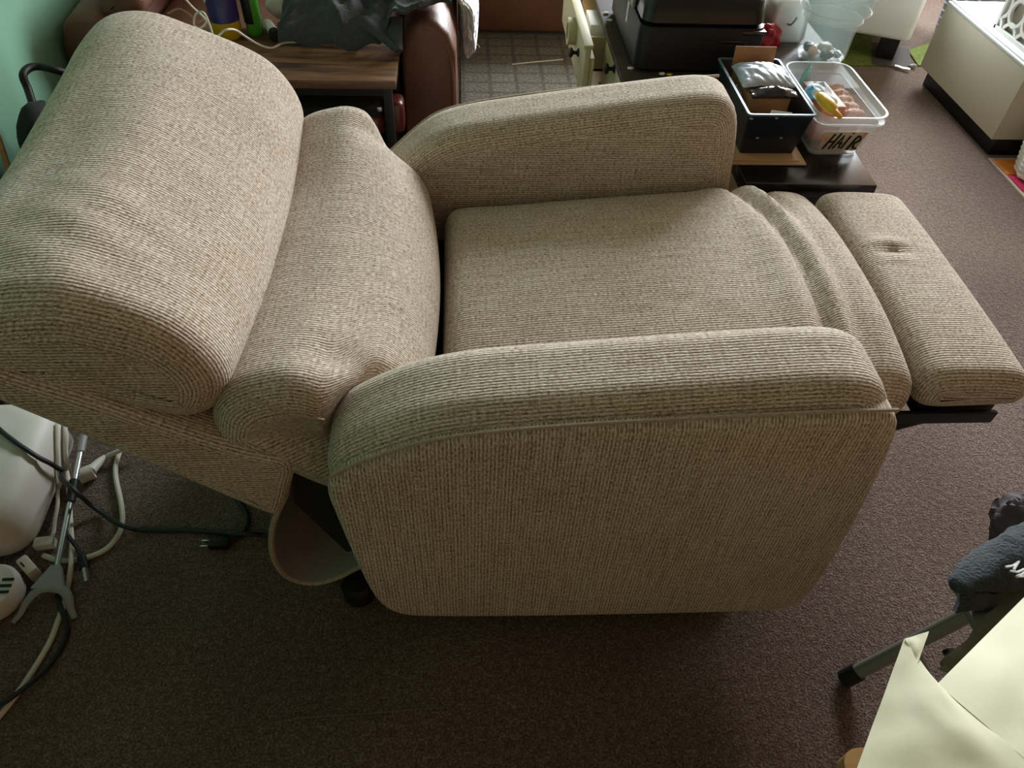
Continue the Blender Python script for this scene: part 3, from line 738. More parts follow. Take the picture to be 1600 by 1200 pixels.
obj('side_sticker', box((PX0-.0015, 1.95, DZ+.06), (PX0+.001, 1.965, DZ+.11)), PAPERW, pn)
obj('side_latch', box((PX0-.004, 1.90, DZ+.115), (PX0+.004, 1.93, DZ+.145), .002), GREYPL, pn)
# louvred unit and white unit
lv = thing('louvred_unit', 'beige plastic unit with louvred front behind the printer', 'appliance', (.795, 2.12, DZ))
obj('body', box((.744, 2.065, DZ), (.817, 2.20, DZ+.20), .008, seg=3), BEIGEPL, lv)
for k in range(9): obj('louvre', box((.754, 2.056, DZ+.045+k*.016), (.807, 2.068, DZ+.053+k*.016), .002), WHITEPL, lv)
wu = thing('white_unit', 'white plastic appliance with rounded edges between the printer and the clear jar', 'appliance', (.89, 2.06, DZ))
obj('body', loft([[Vector((p.x, p.y, zz)) for p in rrect(.105-2*i, .12-2*i, .012, 0, .872, 2.055)] for zz, i in ((DZ, .004), (DZ+.01, 0), (DZ+.085, .004), (DZ+.10, .014), (DZ+.104, .03))]), WHITEPL, wu)
obj('hook', tube([(.862, 1.992, DZ+.05), (.866, 1.980, DZ+.052), (.872, 1.978, DZ+.062), (.878, 1.982, DZ+.07)], .0025, 6, 4), GREYPL, wu)
q = PZ(1196, 78, DZ)
o = obj('red_wrapper', blob((q.x, q.y+.02, DZ+.022), (.038, .028, .036), .25, 2, 5, 4, squash=-.022, ridge=.10), REDP); tag(o, 'crumpled red plastic wrapper between the printer and the white unit', 'wrapper')

# clear jar with odds and ends
jc = Vector((.935, 1.905, DZ))
jar = thing('clear_jar', 'large clear plastic jar of odds and ends beside the white unit', 'jar', jc)
jp = [(0, .002), (.055, .002), (.062, .010), (.064, .05), (.066, .09), (.072, .105), (.084, .125), (.088, .15), (.086, .165), (.090, .175), (.090, .20), (.086, .215), (.083, .215), (.085, .20), (.083, .15), (.067, .108), (.061, .09), (.059, .012), (0, .008)]
obj('vessel', lathe(jp, Matrix.Translation(jc), 40), CLEARJAR, jar)
for zz, rr_ in ((.104, .0735), (.126, .0858), (.166, .0885)):
    obj('rib', lathe([(rr_-.001, zz-.002), (rr_+.0018, zz), (rr_-.001, zz+.002)], Matrix.Translation(jc), 40), CLEARRIM, jar)
for k, (dx, dy, dz, r3, m_, nm, lb) in enumerate(((-.030, -.018, .023, (.012, .010, .014), CLAY, 'peach_trinket', 'peach coloured trinket inside the clear jar'), (.004, -.030, .019, (.017, .009, .010), DARKBITS, 'dark_trinket', 'dark metallic trinket inside the clear jar'),
        (.014, .014, .021, (.019, .018, .012), BEIGEPL, 'beige_trinket', 'beige lump at the bottom of the clear jar'), (-.028, .018, .021, (.014, .016, .012), DARKBITS, 'brown_trinket', 'dark lump at the back of the clear jar'), (.036, -.020, .018, (.009, .012, .009), CHROME, 'steel_trinket', 'shiny steel piece in the clear jar'))):
    o = obj(nm, blob((jc.x+dx, jc.y+dy, DZ+dz), r3, .3, 2.5, k, 3), m_); tag(o, lb, 'trinket')

# ================================================================== black coffee table and the two bins
ct = thing('coffee_table', 'low black lacquered coffee table carrying the two bins', 'coffee table', (.66, 1.55, 0))
obj('tabletop', box((.612, 1.378, .385), (.905, 1.728, .42), .003, Matrix.Translation((.9, 1.378, 0)) @ Matrix.Rotation(math.radians(-1.5), 4, 'Z') @ Matrix.Translation((-.9, -1.378, 0))), BLACKLAC, ct)
for xx in (.62, .845):
    for yy in (1.392, 1.672): obj('leg', box((xx, yy, 0), (xx+.045, yy+.045, .385), .002), BLACKLAC, ct)
obj('apron', box((.64, 1.398, .33), (.87, 1.41, .386), .001), BLACKLAC, ct)
ev = box(PZ(1140, 258, .422).xyz, PZ(1140, 258, .422)+Vector((.175, .12, .004)), .001)
o = obj('manila_envelope', ev, MANILA); tag(o, 'manila envelope lying under the navy bin on the black table', 'envelope')
ev2 = box(PZ(1140, 252, .4265).xyz, PZ(1140, 252, .4265)+Vector((.160, .12, .003)), .001, None)
o = obj('manila_envelope', ev2, MANILA); tag(o, 'tan paper folder directly beneath the navy bin', 'folder')

def open_bin(cx, cy, w0, d0, w1, d1, z0, z1, r, t=.003, dx=0, dy=0):
    secs = [rrect(w0, d0, r*.7, z0, cx, cy), rrect(w1, d1, r, z1, cx+dx, cy+dy), rrect(w1-2*t, d1-2*t, max(.001, r-t), z1, cx+dx, cy+dy), rrect(w0-2*t, d0-2*t, max(.001, r*.7-t), z0+t, cx, cy)]
    return loft(secs)
nb = thing('navy_bin', 'navy blue tapered plastic bin with worn white edges full of packages', 'bin', (.683, 1.59, .43))
NZ0, NZ1 = .430, .54
obj('body', open_bin(.686, 1.595, .122, .205, .146, .272, NZ0, NZ1, .008, .003, -.007, -.003), NAVY, nb)
obj('rim', loft([rrect(.150, .276, .009, NZ1-.003, .679, 1.592), rrect(.150, .276, .009, NZ1+.001, .679, 1.592), rrect(.139, .265, .006, NZ1+.001, .679, 1.592), rrect(.139, .265, .006, NZ1-.003, .679, 1.592)], False), NAVYEDGE, nb)
for k, (px, py) in enumerate(((1174, 185), (1213, 184), (1183, 215), (1220, 215))):
    q = PY(px, py, 1.457+.012*(py-183)/20)
    obj('wear_mark', box((q.x-.003, q.y-.0035, q.z-.0015), (q.x+.003, q.y+.006, q.z+.0015), .0005), GREYPL, nb)
# packages in the navy bin
bxo = thing('cardboard_box', 'open brown cardboard box standing inside the navy bin', 'box', (.68, 1.62, NZ0+.004))
obj('carton', box((.632, 1.54, NZ0+.004), (.725, 1.685, NZ1-.006), .002), CARD, bxo)
obj('flap', box((-.048, -.0015, 0), (.048, .0015, .05), .0005, Matrix.Translation((.676, 1.686, NZ1-.006)) @ Matrix.Rotation(math.radians(-8), 4, 'X')), CARD, bxo)
def bagf(s, t):
    x = .622+s*.118; y = 1.570+t*.105
    return (x, y, NZ1+.004+.024*abs(math.sin(s*PI))**.5*abs(math.sin(t*PI))**.4+.008*abs(fn((s*5+t*3, t*2, 0), 1, 3))+.003*abs(fn((s*11+t*4, t*5, 0), 1, 5)))
o = obj('silver_package', grid(bagf, 48, 48, .003), SILVERBAG); tag(o, 'shiny clear wrapped package on top of the cardboard box in the navy bin', 'package')
def bagdark(s, t):
    x = .635+s*.10; y = 1.530+t*.034; return (x, y, NZ1+.005+.014*math.sin(s*PI)*math.sin(t*PI)+.004*fn((s*8, t*6, 0), 1, 7))
o = obj('dark_package', grid(bagdark, 20, 10, .006), mat('dark_film', (.03, .03, .035), .2)); tag(o, 'dark glossy packet under the front of the shiny package', 'packet')
def bag2(s, t):
    return (.6175+s*.012, 1.478+t*.12, NZ1-.025+.022*t+.010*fn((s*5, t*7, 0), 1, 11)-.02*s)
o = obj('clear_bag', grid(bag2, 10, 22, .002), CLEARBAG); tag(o, 'crumpled clear plastic bag along the inner side of the navy bin', 'bag')
sb = thing('small_box', 'small white box with a dark printed label in the navy bin', 'box', (.690, 1.495, NZ1-.04))
Ms = Matrix.Translation((.690, 1.494, NZ1-.032)) @ Matrix.Rotation(math.radians(-14), 4, 'Z') @ Matrix.Rotation(math.radians(40), 4, 'X')
obj('carton', box((-.022, -.010, -.025), (.022, .010, .025), .001, Ms), PAPERW, sb)
obj('label_print', box((-.017, -.0108, -.018), (.017, -.0102, .010), .0003, Ms), INKB, sb)
obj('label_stripe', box((-.012, -.0113, -.006), (.008, -.0107, .005), .0002, Ms), PURPLEINK, sb)
obj('label_mark', box((-.004, -.0118, -.003), (.003, -.0112, .003), .0002, Ms), INKW, sb)

hb = thing('hair_bin', 'clear plastic storage tub marked HAIR in black on the coffee table', 'storage tub', (.845, 1.58, .42))
HZ0, HZ1 = .421, .54
obj('body', open_bin(.850, 1.600, .112, .19, .142, .255, HZ0, HZ1-.02, .018, .002, -.016, -.018), CLEARBIN, hb)
def ringz(z, w, d, r): return rrect(w, d, r, z, .8365, 1.580)
obj('rim', loft([ringz(HZ1-.022, .142, .255, .032), ringz(HZ1-.018, .160, .274, .036), ringz(HZ1-.004, .162, .276, .036), ringz(HZ1+.001, .160, .274, .036), ringz(HZ1+.001, .151, .265, .033), ringz(HZ1-.022, .138, .251, .031)], False), CLEARRIM, hb)
obj('base_ring', loft([rrect(.112, .19, .022, HZ0, .850, 1.6), rrect(.116, .194, .024, HZ0+.006, .850, 1.6), rrect(.108, .186, .02, HZ0+.006, .850, 1.6), rrect(.108, .186, .02, HZ0, .850, 1.6)], False), CLEARRIM, hb)
# paper label + marker letters on the tub's front face
def front_pt(u, v, off=.0012):
    # u across 0..1, v up 0..1 on the sloped front wall
    zz = HZ0+(HZ1-.02-HZ0)*v; k = v
    cx_ = .850-.016*k; wy = 1.600-.018*k; w = .112+.030*k; dd = .19+.065*k
    return Vector((cx_+(u-.5)*w, wy-dd/2-off, zz))
obj('paper_label', grid(lambda s, t: front_pt(.13+.74*s, .16+.62*t, .0008), 4, 4, .0004), mat('label_paper', hexc(214, 198, 172), .7), hb)
obj('label_patch', grid(lambda s, t: front_pt(.14+.09*s, .45+.22*t, .0016), 2, 2, .0004), CLAY, hb)
obj('label_patch', grid(lambda s, t: front_pt(.80+.06*s, .58+.20*t, .0016), 2, 2, .0004), CLAY, hb)
HAIR = {'H': [[(.32, .22), (.42, .72)], [(.42, .22), (.50, .74)], [(.37, .46), (.47, .47)]],
        'A': [[(.48, .24), (.56, .68), (.575, .26)], [(.51, .42), (.585, .43)]],
        'I': [[(.615, .24), (.655, .66)], [(.655, .755), (.68, .76)]],
        'R': [[(.72, .20), (.755, .62), (.80, .63), (.825, .54), (.79, .45), (.75, .42)], [(.77, .42), (.80, .26), (.86, .24)]]}
for ch, strokes in HAIR.items():
    lb_ = B()
    for s_ in strokes: add_tube(lb_, [front_pt(.20+(u-.32)*1.20, v, .0028) for u, v in s_], .0020 if ch != 'R' else .0024, 6, 4 if len(s_) > 3 else 1)
    obj('marker_letter', lb_, INKB, hb, label='hand drawn black letter '+ch)
# contents of the tub
for k in range(4):
    def tw(s, t, k=k): return (.856+s*.041, 1.535+t*.13-k*.004, HZ0+.029+k*.0188+.008*abs(math.sin(s*PI))**.5+.003*math.sin(t*26)+.003*fn((s*5, t*9, 0), 1, 2))
    o = obj('pink_towel', grid(tw, 16, 28, .0185, True), PINKCLOTH); tag(o, ['pink terry towel at the bottom of the pile in the tub', 'pink terry towel second from the bottom in the tub', 'pink terry towel just under the top one in the tub', 'pink terry towel on top of the pile in the tub'][k], 'towel', 'pink towels in the tub')
tbx = thing('tissue_box', 'white and orange tissue box with a tissue pulled up in the tub', 'tissue box', (.815, 1.60, HZ0+.03))
Mt = Matrix.Translation((.8215, 1.592, HZ0+.070)) @ Matrix.Rotation(math.radians(3), 4, 'Z') @ Matrix.Rotation(math.radians(1.5), 4, 'Y')
obj('carton', box((-.026, -.06, -.05), (.026, .06, .030), .001, Mt), ORANGEBOX, tbx)
obj('lid_panel', box((-.0265, -.0605, .030), (.0265, .0605, .032), .0005, Mt), PAPERW, tbx)
def tis(s, t): return Mt @ Vector((-.012+.022*s, -.05+.095*t, .034+.022*math.sin(t*PI)*(1-.7*s)+.003*math.sin(t*15)))
obj('tissue', grid(tis, 8, 20, .0008), mat('tissue_paper', (.70, .72, .74), .9), tbx)
yb_a, yb_b = PZ(1281, 150, HZ1+.014), PZ(1314, 184, HZ1+.010)
ybt = thing('applicator_bottle', 'yellow applicator bottle with an orange nozzle resting on the tub rim', 'bottle', ((yb_a.x+yb_b.x)/2, (yb_a.y+yb_b.y)/2, HZ1))
dv = yb_b-yb_a
Mq = Matrix.Translation(yb_a) @ dv.to_track_quat('Z', 'Y').to_matrix().to_4x4(); Lq = dv.length
obj('body', lathe([(0, -.006), (.008, -.004), (.0125, .01), (.0135, Lq*.45), (.010, Lq*.66), (.006, Lq*.72), (0, Lq*.72)], Mq, 20), YELLOW, ybt)
obj('shoulder_band', lathe([(0, -.022), (.009, -.02), (.011, -.004), (.0088, -.003), (0, -.003)], Mq, 20), CLEARRIM, ybt)
obj('nozzle', lathe([(0, Lq*.70), (.0062, Lq*.70), (.0050, Lq*.97), (.0030, Lq), (0, Lq)], Mq, 16), ORANGE, ybt)
q = PZ(1248, 118, HZ1-.006)
o = obj('teal_bag', blob((.804, 1.671, HZ1-.047), (.011, .012, .056), .25, 3, 9, 3, ridge=.2), TEAL); tag(o, 'pale teal crumpled bag at the side of the clear tub', 'bag')
q = PZ(1262, 140, HZ1-.004)
o = obj('blue_bag', blob((q.x+.008, q.y-.002, HZ1-.010), (.010, .018, .014), .35, 3, 12, 3, ridge=.2), SKYBLUE); tag(o, 'sky blue crumpled bag beside the yellow bottle in the tub', 'bag')

# ================================================================== right-hand background
# white ottoman on green mat
ot = thing('white_ottoman', 'white leatherette ottoman on black block legs over the green mat', 'ottoman', (1.9, 3.2, 0), math.radians(-20))
def oloc(p): return MW[ot.name].inverted() @ p
cor = PY(1418, 74, 2.93)
ot.location = (cor.x, cor.y, 0); MW[ot.name] = Matrix.Translation((cor.x, cor.y, 0)) @ Matrix.Rotation(math.radians(-24), 4, 'Z')
ot.rotation_euler = (0, 0, math.radians(-24))
obj('upholstered_body', box((-.56, .0, .095), (.0, .56, .42), .018, seg=3), WHITELEA, ot, world=False)
obj('lid', box((-.565, -.005, .425), (.005, .565, .50), .02, seg=3), WHITELEA, ot, world=False)
for dx, dy in ((-.10, .03), (-.54, .03), (-.10, .47), (-.54, .47)):
    obj('leg', box((dx, dy, .0095), (dx+.07, dy+.07, .095), .006), BLACKP, ot, world=False)
gm = [PZ(1290, 104, 0), PZ(1375, 104, 0), PZ(1462, 96, 0), PZ(1475, 60, 0), PZ(1450, 20, 0), PZ(1310, 20, 0)]
o = obj('green_mat', poly_extrude([Vector((p.x, p.y, 0)) for p in (PZ(1285, 104, 0), PZ(1375, 104, 0), PZ(1350, 30, 0), PZ(1270, 30, 0))], (0, 0, .006)), GREENMAT, smooth=False); tag(o, 'olive green woven mat beside the white ottoman', 'mat')
o = obj('green_mat', poly_extrude([Vector((p.x, p.y, 0)) for p in (PZ(1418, 80, 0), PZ(1434, 104, 0), PZ(1462, 104, 0), PZ(1462, 66, 0))], (0, 0, .006)), GREENMAT, smooth=False); tag(o, 'green woven mat between the ottoman leg and the beige cabinet', 'mat')
o = obj('plastic_sheet', grid(lambda s, t: PZ(1362+60*s, 66+34*t+6*s, .0082)+Vector((0, 0, .0006*fn((s*5, t*5, 0), 1, 2))), 12, 8, .001), mat('smoky_film', (.10, .09, .085), .75, alpha=.45)); tag(o, 'smoky plastic sheet lying under the ottoman', 'plastic sheet')
q = PZ(1424, 107, 0)
o = obj('foil_scrap', blob((q.x, q.y, .010), (.018, .008, .008), .4, 4, 2, 3, squash=-.007), GREYPL); tag(o, 'crumpled foil scrap on the carpet by the ottoman leg', 'scrap')
q = PZ(1407, 100, 0)
o = obj('foil_strip', grid(lambda s, t: PZ(1398+24*s, 101+6*s+3*t, .0105)+Vector((0, 0, .001*math.sin(s*9))), 8, 2, .001), PAPERW); tag(o, 'thin pale strip on the carpet under the ottoman', 'scrap')

# beige cabinet on a black plinth
kb = PZ(1543, 243, 0); ke = PZ(1432, 128, 0)
cab = thing('beige_cabinet', 'low beige laminate cabinet with a white top on a black plinth', 'cabinet', (kb.x, kb.y, 0), 0)
CX, CY0, CY1, CTOP = kb.x-.028, kb.y-.012, ke.y-.02, .30
obj('plinth', box((CX+.03, CY0+.015, 0), (CX+.62, CY1, .065), .003), BLACKP, cab)
obj('body', box((CX+.006, CY0, .066), (CX+.65, CY1+.02, CTOP-.008), .002), CABBEIGE, cab)
obj('front_panel', box((CX, CY0, .066), (CX+.007, CY1+.02, CTOP-.006), .002), CABBEIGE, cab)
obj('top', box((CX, CY0-.002, CTOP-.008), (CX+.655, CY1+.022, CTOP+.004), .002), CABTOP, cab)
o = obj('top_rail', box((CX+.012, CY0+.0, CTOP+.004), (CX+.026, CY1+.02, CTOP+.008), .001), CABTOP, cab)
# white lattice screen box standing on the cabinet
lx = CX+.05; la = thing('lattice_box', 'white fretwork lattice box standing on the beige cabinet', 'lattice box', (lx, CY0+.3, CTOP+.004))
LY0, LY1, LZ0, LZ1 = CY0-.0, CY0+.335, CTOP+.004, CTOP+.30
def fret(plane_x, y0_, y1_, z0_, z1_):
    """a fret of rings, each ring a real bored disc, within a border frame"""
    bm = B(); th = .012
    for a, b in (((plane_x, y0_, z0_), (plane_x+th, y1_, z0_+.012)), ((plane_x, y0_, z1_-.012), (plane_x+th, y1_, z1_)), ((plane_x, y0_, z0_), (plane_x+th, y0_+.012, z1_)), ((plane_x, y1_-.012, z0_), (plane_x+th, y1_, z1_))): add_box(bm, a, b, .001)
    p = .0785; 
    ny = int(round((y1_-y0_)/p)); nz_ = int(round((z1_-z0_)/p)); py = (y1_-y0_)/ny; pz = (z1_-z0_)/nz_
    Rx = Matrix.Rotation(PI/2, 4, 'Y')
    for i in range(ny+1):
        for j in range(nz_+1):
            cy_, cz_ = y0_+i*py, z0_+j*pz
            R1 = py*.53; R0 = py*.40
            rings = []
            segs = 24
            # partial rings along the border are clipped to the frame
            for k in range(segs):
                a0, a1 = 2*PI*k/segs, 2*PI*(k+1)/segs
                pts = [(cy_+R1*math.cos(a0), cz_+R1*math.sin(a0)), (cy_+R1*math.cos(a1), cz_+R1*math.sin(a1)), (cy_+R0*math.cos(a1), cz_+R0*math.sin(a1)), (cy_+R0*math.cos(a0), cz_+R0*math.sin(a0))]
                if any(u < y0_-.001 or u > y1_+.001 or w < z0_-.001 or w > z1_+.001 for u, w in pts): continue
                e_ = .0006*((i+2*j) % 4)
                va = [bm.verts.new((plane_x+.001+e_, u, w)) for u, w in pts]; vb = [bm.verts.new((plane_x+th-.001-e_, u, w)) for u, w in pts]
                bm.faces.new(va); bm.faces.new(vb[::-1])
                for e in (0, 2): bm.faces.new((va[e], vb[e], vb[(e+1) % 4], va[(e+1) % 4]))
            if i < ny and j < nz_:
                cc = (cy_+py/2, cz_+pz/2)
    return bm
obj('fret_panel', fret(lx, LY0, LY1, LZ0, LZ1), WHITEP, la, smooth=False)
obj('inner_panel', box((lx+.02, LY0+.004, LZ0), (lx+.03, LY1-.004, LZ1)), mat('lattice_back', (.50, .46, .40), .7), la, smooth=False)
obj('side', box((lx+.012, LY0, LZ0), (lx+.30, LY0+.012, LZ1), .001), WHITEP, la); obj('side', box((lx+.012, LY1-.012, LZ0), (lx+.30, LY1, LZ1), .001), WHITEP, la)
obj('lid', box((lx, LY0, LZ1), (lx+.30, LY1, LZ1+.014), .003), WHITEP, la)
# grey striped item behind cabinet
q = PZ(1490, 5, .25)
g = thing('striped_basket', 'grey striped woven basket behind the beige cabinet', 'basket', (CX+.50, CY1+.40, 0))
obj('body', open_bin(CX+.50, CY1+.40, .36, .30, .40, .34, .004, .30, .04, .012), STRIPEGREY, g)
for k in range(9): 
    s_ = rrect(.364+.0045*k, .304+.0045*k, .042, .03+k*.03, CX+.50, CY1+.40); obj('band', tube(s_+[s_[0]], .004, 6, 1), GREYPL, g)
# colourful play mat and white woven basket
COLS = [hexc(232, 140, 60), hexc(200, 40, 90), hexc(150, 170, 80), hexc(240, 200, 150), hexc(210, 60, 60)]
pm = thing('colourful_rug', 'multicoloured patchwork rug beside the beige cabinet', 'rug', (2.1, 2.0, 0))
e0, e1 = PZ(1543, 246, 0), PZ(1612, 312, 0)
obj('backing', box((e0.x-.004, e1.y-.3, .0), (e0.x+.6, e0.y-.01, .004)), BEIGEPL, pm, smooth=False)
for i in range(5):
    for j in range(5):
        a = (e0.x+.004+i*.118, e0.y-.022-(j+1)*.098, .004)
        obj('patch', box(a, (a[0]+.114, a[1]+.094, .009), .003), mat('patch_%d' % ((i*2+j) % 5), COLS[(i*2+j) % 5], .9, noise_amt=.1, nscale=60), pm)
wbk = thing('woven_basket', 'white rope woven basket standing on the multicoloured rug', 'basket', (2.01, 2.13, .009))
bc = Vector((1.935, 2.085, 0))
for k in range(9):
    rr_ = .095+.003*k; pts = [(bc.x+rr_*math.cos(a*PI/12)+.003*math.sin(a*3), bc.y+rr_*math.sin(a*PI/12), .0225+k*.017+.0015*math.sin(a*2)) for a in range(25)]
    obj('rope_coil', tube(pts, .0105, 8, 1), WHITEFLEECE, wbk)
obj('floor_disc', lathe([(0, .010), (.09, .010), (.09, .016), (0, .016)], Matrix.Translation((bc.x, bc.y, 0))), WHITEFLEECE, wbk)

# ================================================================== left floor: appliance, reacher, cords
wa = thing('white_case', 'rounded white plastic case on the carpet by the green wall', 'case', (-.87, .92, 0))
def wsec(z, w, d, r, dx=0): return [Matrix.Rotation(math.radians(2), 4, 'Z') @ p + Vector((-.912+dx, .905, 0)) for p in rrect(w, d, r, z)]
obj('shell', loft([wsec(.004, .18, .29, .05), wsec(.02, .20, .31, .06), wsec(.07, .20, .31, .065), wsec(.10, .19, .30, .06, -.004), wsec(.118, .16, .27, .05, -.008), wsec(.124, .11, .22, .04, -.01)]), GREYWHITE, wa)
obj('handle_ridge', tube([(-.96, 1.015, .100), (-.915, 1.02, .106), (-.87, 1.018, .100)], .016, 10, 5), GREYWHITE, wa)
pk = thing('round_puck', 'round white puck shaped device with dark slots beside the white case', 'device', (-.86, .67, 0))
pc = PZ(2, 925, .03)
obj('body', lathe([(0, .004), (.046, .004), (.051, .012), (.051, .038), (.045, .047), (0, .048)], Matrix.Translation((pc.x-.019, pc.y, 0)), 32), GREYWHITE, pk)
for k in range(3): obj('slot', box((pc.x+.004, pc.y-.012+k*.012, .0475), (pc.x+.024, pc.y-.007+k*.012, .0488)), BLACKP, pk)
bb = thing('beige_adapter', 'beige block adapter between the white case and the round device', 'adapter', (-.8, .77, 0))
Ma = Matrix.Translation(PZ(47, 889, .0165)) @ Matrix.Rotation(math.radians(-42), 4, 'Z')
obj('body', box((-.024, -.010, -.016), (.020, .010, .016), .004, Ma), BEIGEPL, bb); obj('label_line', box((-.012, -.006, .0158), (.002, -.003, .0168), 0, Ma), BLACKP, bb)
# reacher tool
rc = thing('reacher_tool', 'grey reacher tool with a steel shaft and forked end lying on the carpet', 'reacher', (-.75, .8, 0))
h0, h1 = PZ(133, 672, .05), PZ(89, 885, .026)
dd = h1-h0
obj('shaft', tube([h0-dd*.25, h1], .0055, 10, 1), CHROME, rc); 
obj('grip_sleeve', tube([h0+dd*.02, h0+dd*.18], .0075, 10, 1), GREYPL, rc); obj('joint_sleeve', tube([h0+dd*.40, h0+dd*.56], .009, 10, 1), BLACKP, rc)
ya_ = PZ(82, 915, .025)
obj('yoke', loft([[h1+Vector((-.008, 0, -.006)), h1+Vector((.008, 0, -.006)), h1+Vector((.008, 0, .006)), h1+Vector((-.008, 0, .006))], [ya_+Vector((-.034, -.006, -.005)), ya_+Vector((.026, -.012, -.005)), ya_+Vector((.026, -.012, .005)), ya_+Vector((-.034, -.006, .005))]]), GREYPL, rc)
obj('prong', tube([PZ(80, 917, .025), PZ(60, 922, .025), PZ(42, 940, .021), PZ(32, 958, .013), PZ(20, 972, .006)], .008, 8, 5, rr=(.010, .005), flat=.6), GREYPL, rc)
obj('prong', tube([PZ(80, 917, .025), PZ(98, 922, .025), PZ(107, 935, .022), PZ(110, 950, .013), PZ(117, 966, .006)], .008, 8, 5, rr=(.010, .005), flat=.6), GREYPL, rc)
# cords
_cv, _cf = [], []
for o_ in wa.children:
    b_ = len(_cv); _cv += [MW[o_.name] @ v.co for v in o_.data.vertices]; _cf += [[b_+k for k in p.vertices] for p in o_.data.polygons]
CASE_T = BVHTree.FromPolygons(_cv, _cf)
def cord(name, px, r, m_, label):
    # (pixel x, pixel y, clearance) : the cord runs that far above what lies there, the white case or the carpet
    pts = []
    for q in cr([Vector(p) for p in px], 6):
        c_ = max(q.z, r+.0006); d_r = ray(q.x, q.y).normalized(); h = CASE_T.ray_cast(CP, d_r)
        if h[0] is not None: pts.append(h[0]+(h[1] if h[1].dot(d_r) < 0 else -h[1])*min(c_, .014)+Vector((0, 0, max(0, c_-.014))))
        else: pts.append(PZ(q.x, q.y, c_))
    for _ in range(2): pts = [pts[0]]+[(pts[k-1]+pts[k]*2+pts[k+1])/4 for k in range(1, len(pts)-1)]+[pts[-1]]
    o = obj(name, tube(pts, r, 8, 1), m_); tag(o, label, 'cord'); return o
a = cord('white_cable', [(200, 688, .006), (187, 706, .0055), (180, 740, .0055), (190, 790, .0055), (190, 825, .0055), (170, 855, .0055), (140, 870, .0055), (112, 876, .0055), (88, 875, .0055), (68, 868, .0055)], .0050, CORDW, 'thick white cable curving in a loop on the carpet behind the recliner')
w0 = PZ(135, 740, .016)
wp = thing('white_plug', 'round white angled plug lying on the carpet under the recliner back', 'plug', (w0.x, w0.y, 0))
obj('head', tube([w0+Vector((-.012, -.008, 0)), w0+Vector((.012, .006, 0))], .0155, 16, 1), GREYWHITE, wp)
obj('strain_relief', tube([w0+Vector((.008, .006, .002)), PZ(155, 722, .014), PZ(165, 714, .012)], .009, 10, 4, rr=(.011, .006)), GREYWHITE, wp)
obj('lead', tube([PZ(164, 715, .012), PZ(180, 707, .019), PZ(200, 699, .024), PZ(230, 687, .03)], .005, 8, 5), CORDW, wp)
cord('beige_cable', [(97, 664, .0065), (97, 690, .0065), (98, 715, .0065), (102, 732, .0090), (106, 748, .0090), (108, 775, .006), (110, 815, .006), (112, 843, .0075), (112, 864, .0165), (111, 884, .0165), (108, 905, .008), (104, 925, .0054), (98, 950, .0054), (90, 972, .0054), (78, 1003, .0054), (50, 1050, .0054), (15, 1100, .0054), (-20, 1140, .0054)], .0048, CORDW, 'beige cable running down past the forked reacher to the wall')
a2 = cord('thin_beige_cable', [(85, 664, .0050), (86, 690, .0050), (86, 715, .0050), (87, 740, .0055), (90, 760, .0090), (90, 788, .008), (86, 812, .009), (84, 830, .010), (80, 841, .010)], .0036, CORDW, 'thin beige cable beside the white case ending in a small outlet block')
q = PZ(69, 849, .0115)
obj('outlet_block', box((-.016, -.010, -.010), (.020, .010, .010), .003, Matrix.Translation(q) @ Matrix.Rotation(math.radians(8), 4, 'Z')), GREYWHITE, a2)
for dx in (-.006, .007): obj('outlet_slot', box((dx-.003, -.005, .0098), (dx+.003, .005, .0106), 0, Matrix.Translation(q) @ Matrix.Rotation(math.radians(8), 4, 'Z')), BEIGEPL, a2)
cord('black_cable', [(-20, 655, .006), (8, 680, .006), (30, 698, .0068), (55, 717, .009), (70, 728, .0165), (84, 738, .0245), (94, 746, .038), (101, 753, .056), (107, 758, .066), (115, 765, .066), (126, 775, .052), (142, 789, .020), (160, 802, .007), (174, 812, .0165), (190, 821, .0185), (206, 826, .0165), (222, 828, .006), (300, 829, .006), (350, 833, .006), (362, 834, .0165), (379, 834, .0185), (396, 835, .0165), (412, 836, .006), (430, 836, .006)], .0048, CORDB, 'black cable crossing over the white case and along the carpet under the recliner')
kc = cord('black_power_cord', [(370, 780, .006), (384, 800, .006), (386, 818, .006), (378, 834, .006), (362, 844, .008), (350, 848, .012), (338, 849, .012)], .0052, CORDB, 'black power cord with a two pin plug under the recliner back')
q = PZ(330, 850, .012)
obj('plug_head', box((-.004, -.010, -.009), (.035, .010, .009), .004, Matrix.Translation(q)), BLACKP, kc)
for dy in (-.006, .006): obj('pin', box((-.018, dy-.0012, -.004), (-.003, dy+.0012, .004), .0005, Matrix.Translation(q)), CHROME, kc)
kc2 = cord('black_lead', [(106, 837, .023), (113, 846, .025), (120, 856, .021), (127, 870, .0205), (132, 886, .0185)], .0040, CORDB, 'short black lead with a metal barrel tip beside the reacher')
obj('barrel_tip', tube([PZ(132, 887, .0185), PZ(136, 908, .0072)], .0065, 12, 1), CHROME, kc2); obj('barrel_grip', tube([PZ(127, 871, .0208), PZ(132, 889, .0178)], .0085, 10, 1), BLACKP, kc2)
cord('black_loop_cord', [(91, 912, .0052), (90, 924, .0060), (90, 933, .0110), (92, 942, .0170), (96, 953, .0180), (101, 965, .0165), (105, 984, .0052), (98, 1008, .0052), (76, 1041, .006), (55, 1061, .012), (38, 1075, .0170), (22, 1087, .0175), (8, 1097, .0175), (-8, 1104, .0170), (-25, 1110, .0160)], .0045, CORDB, 'black cord curling under the fork of the reacher to the wall')
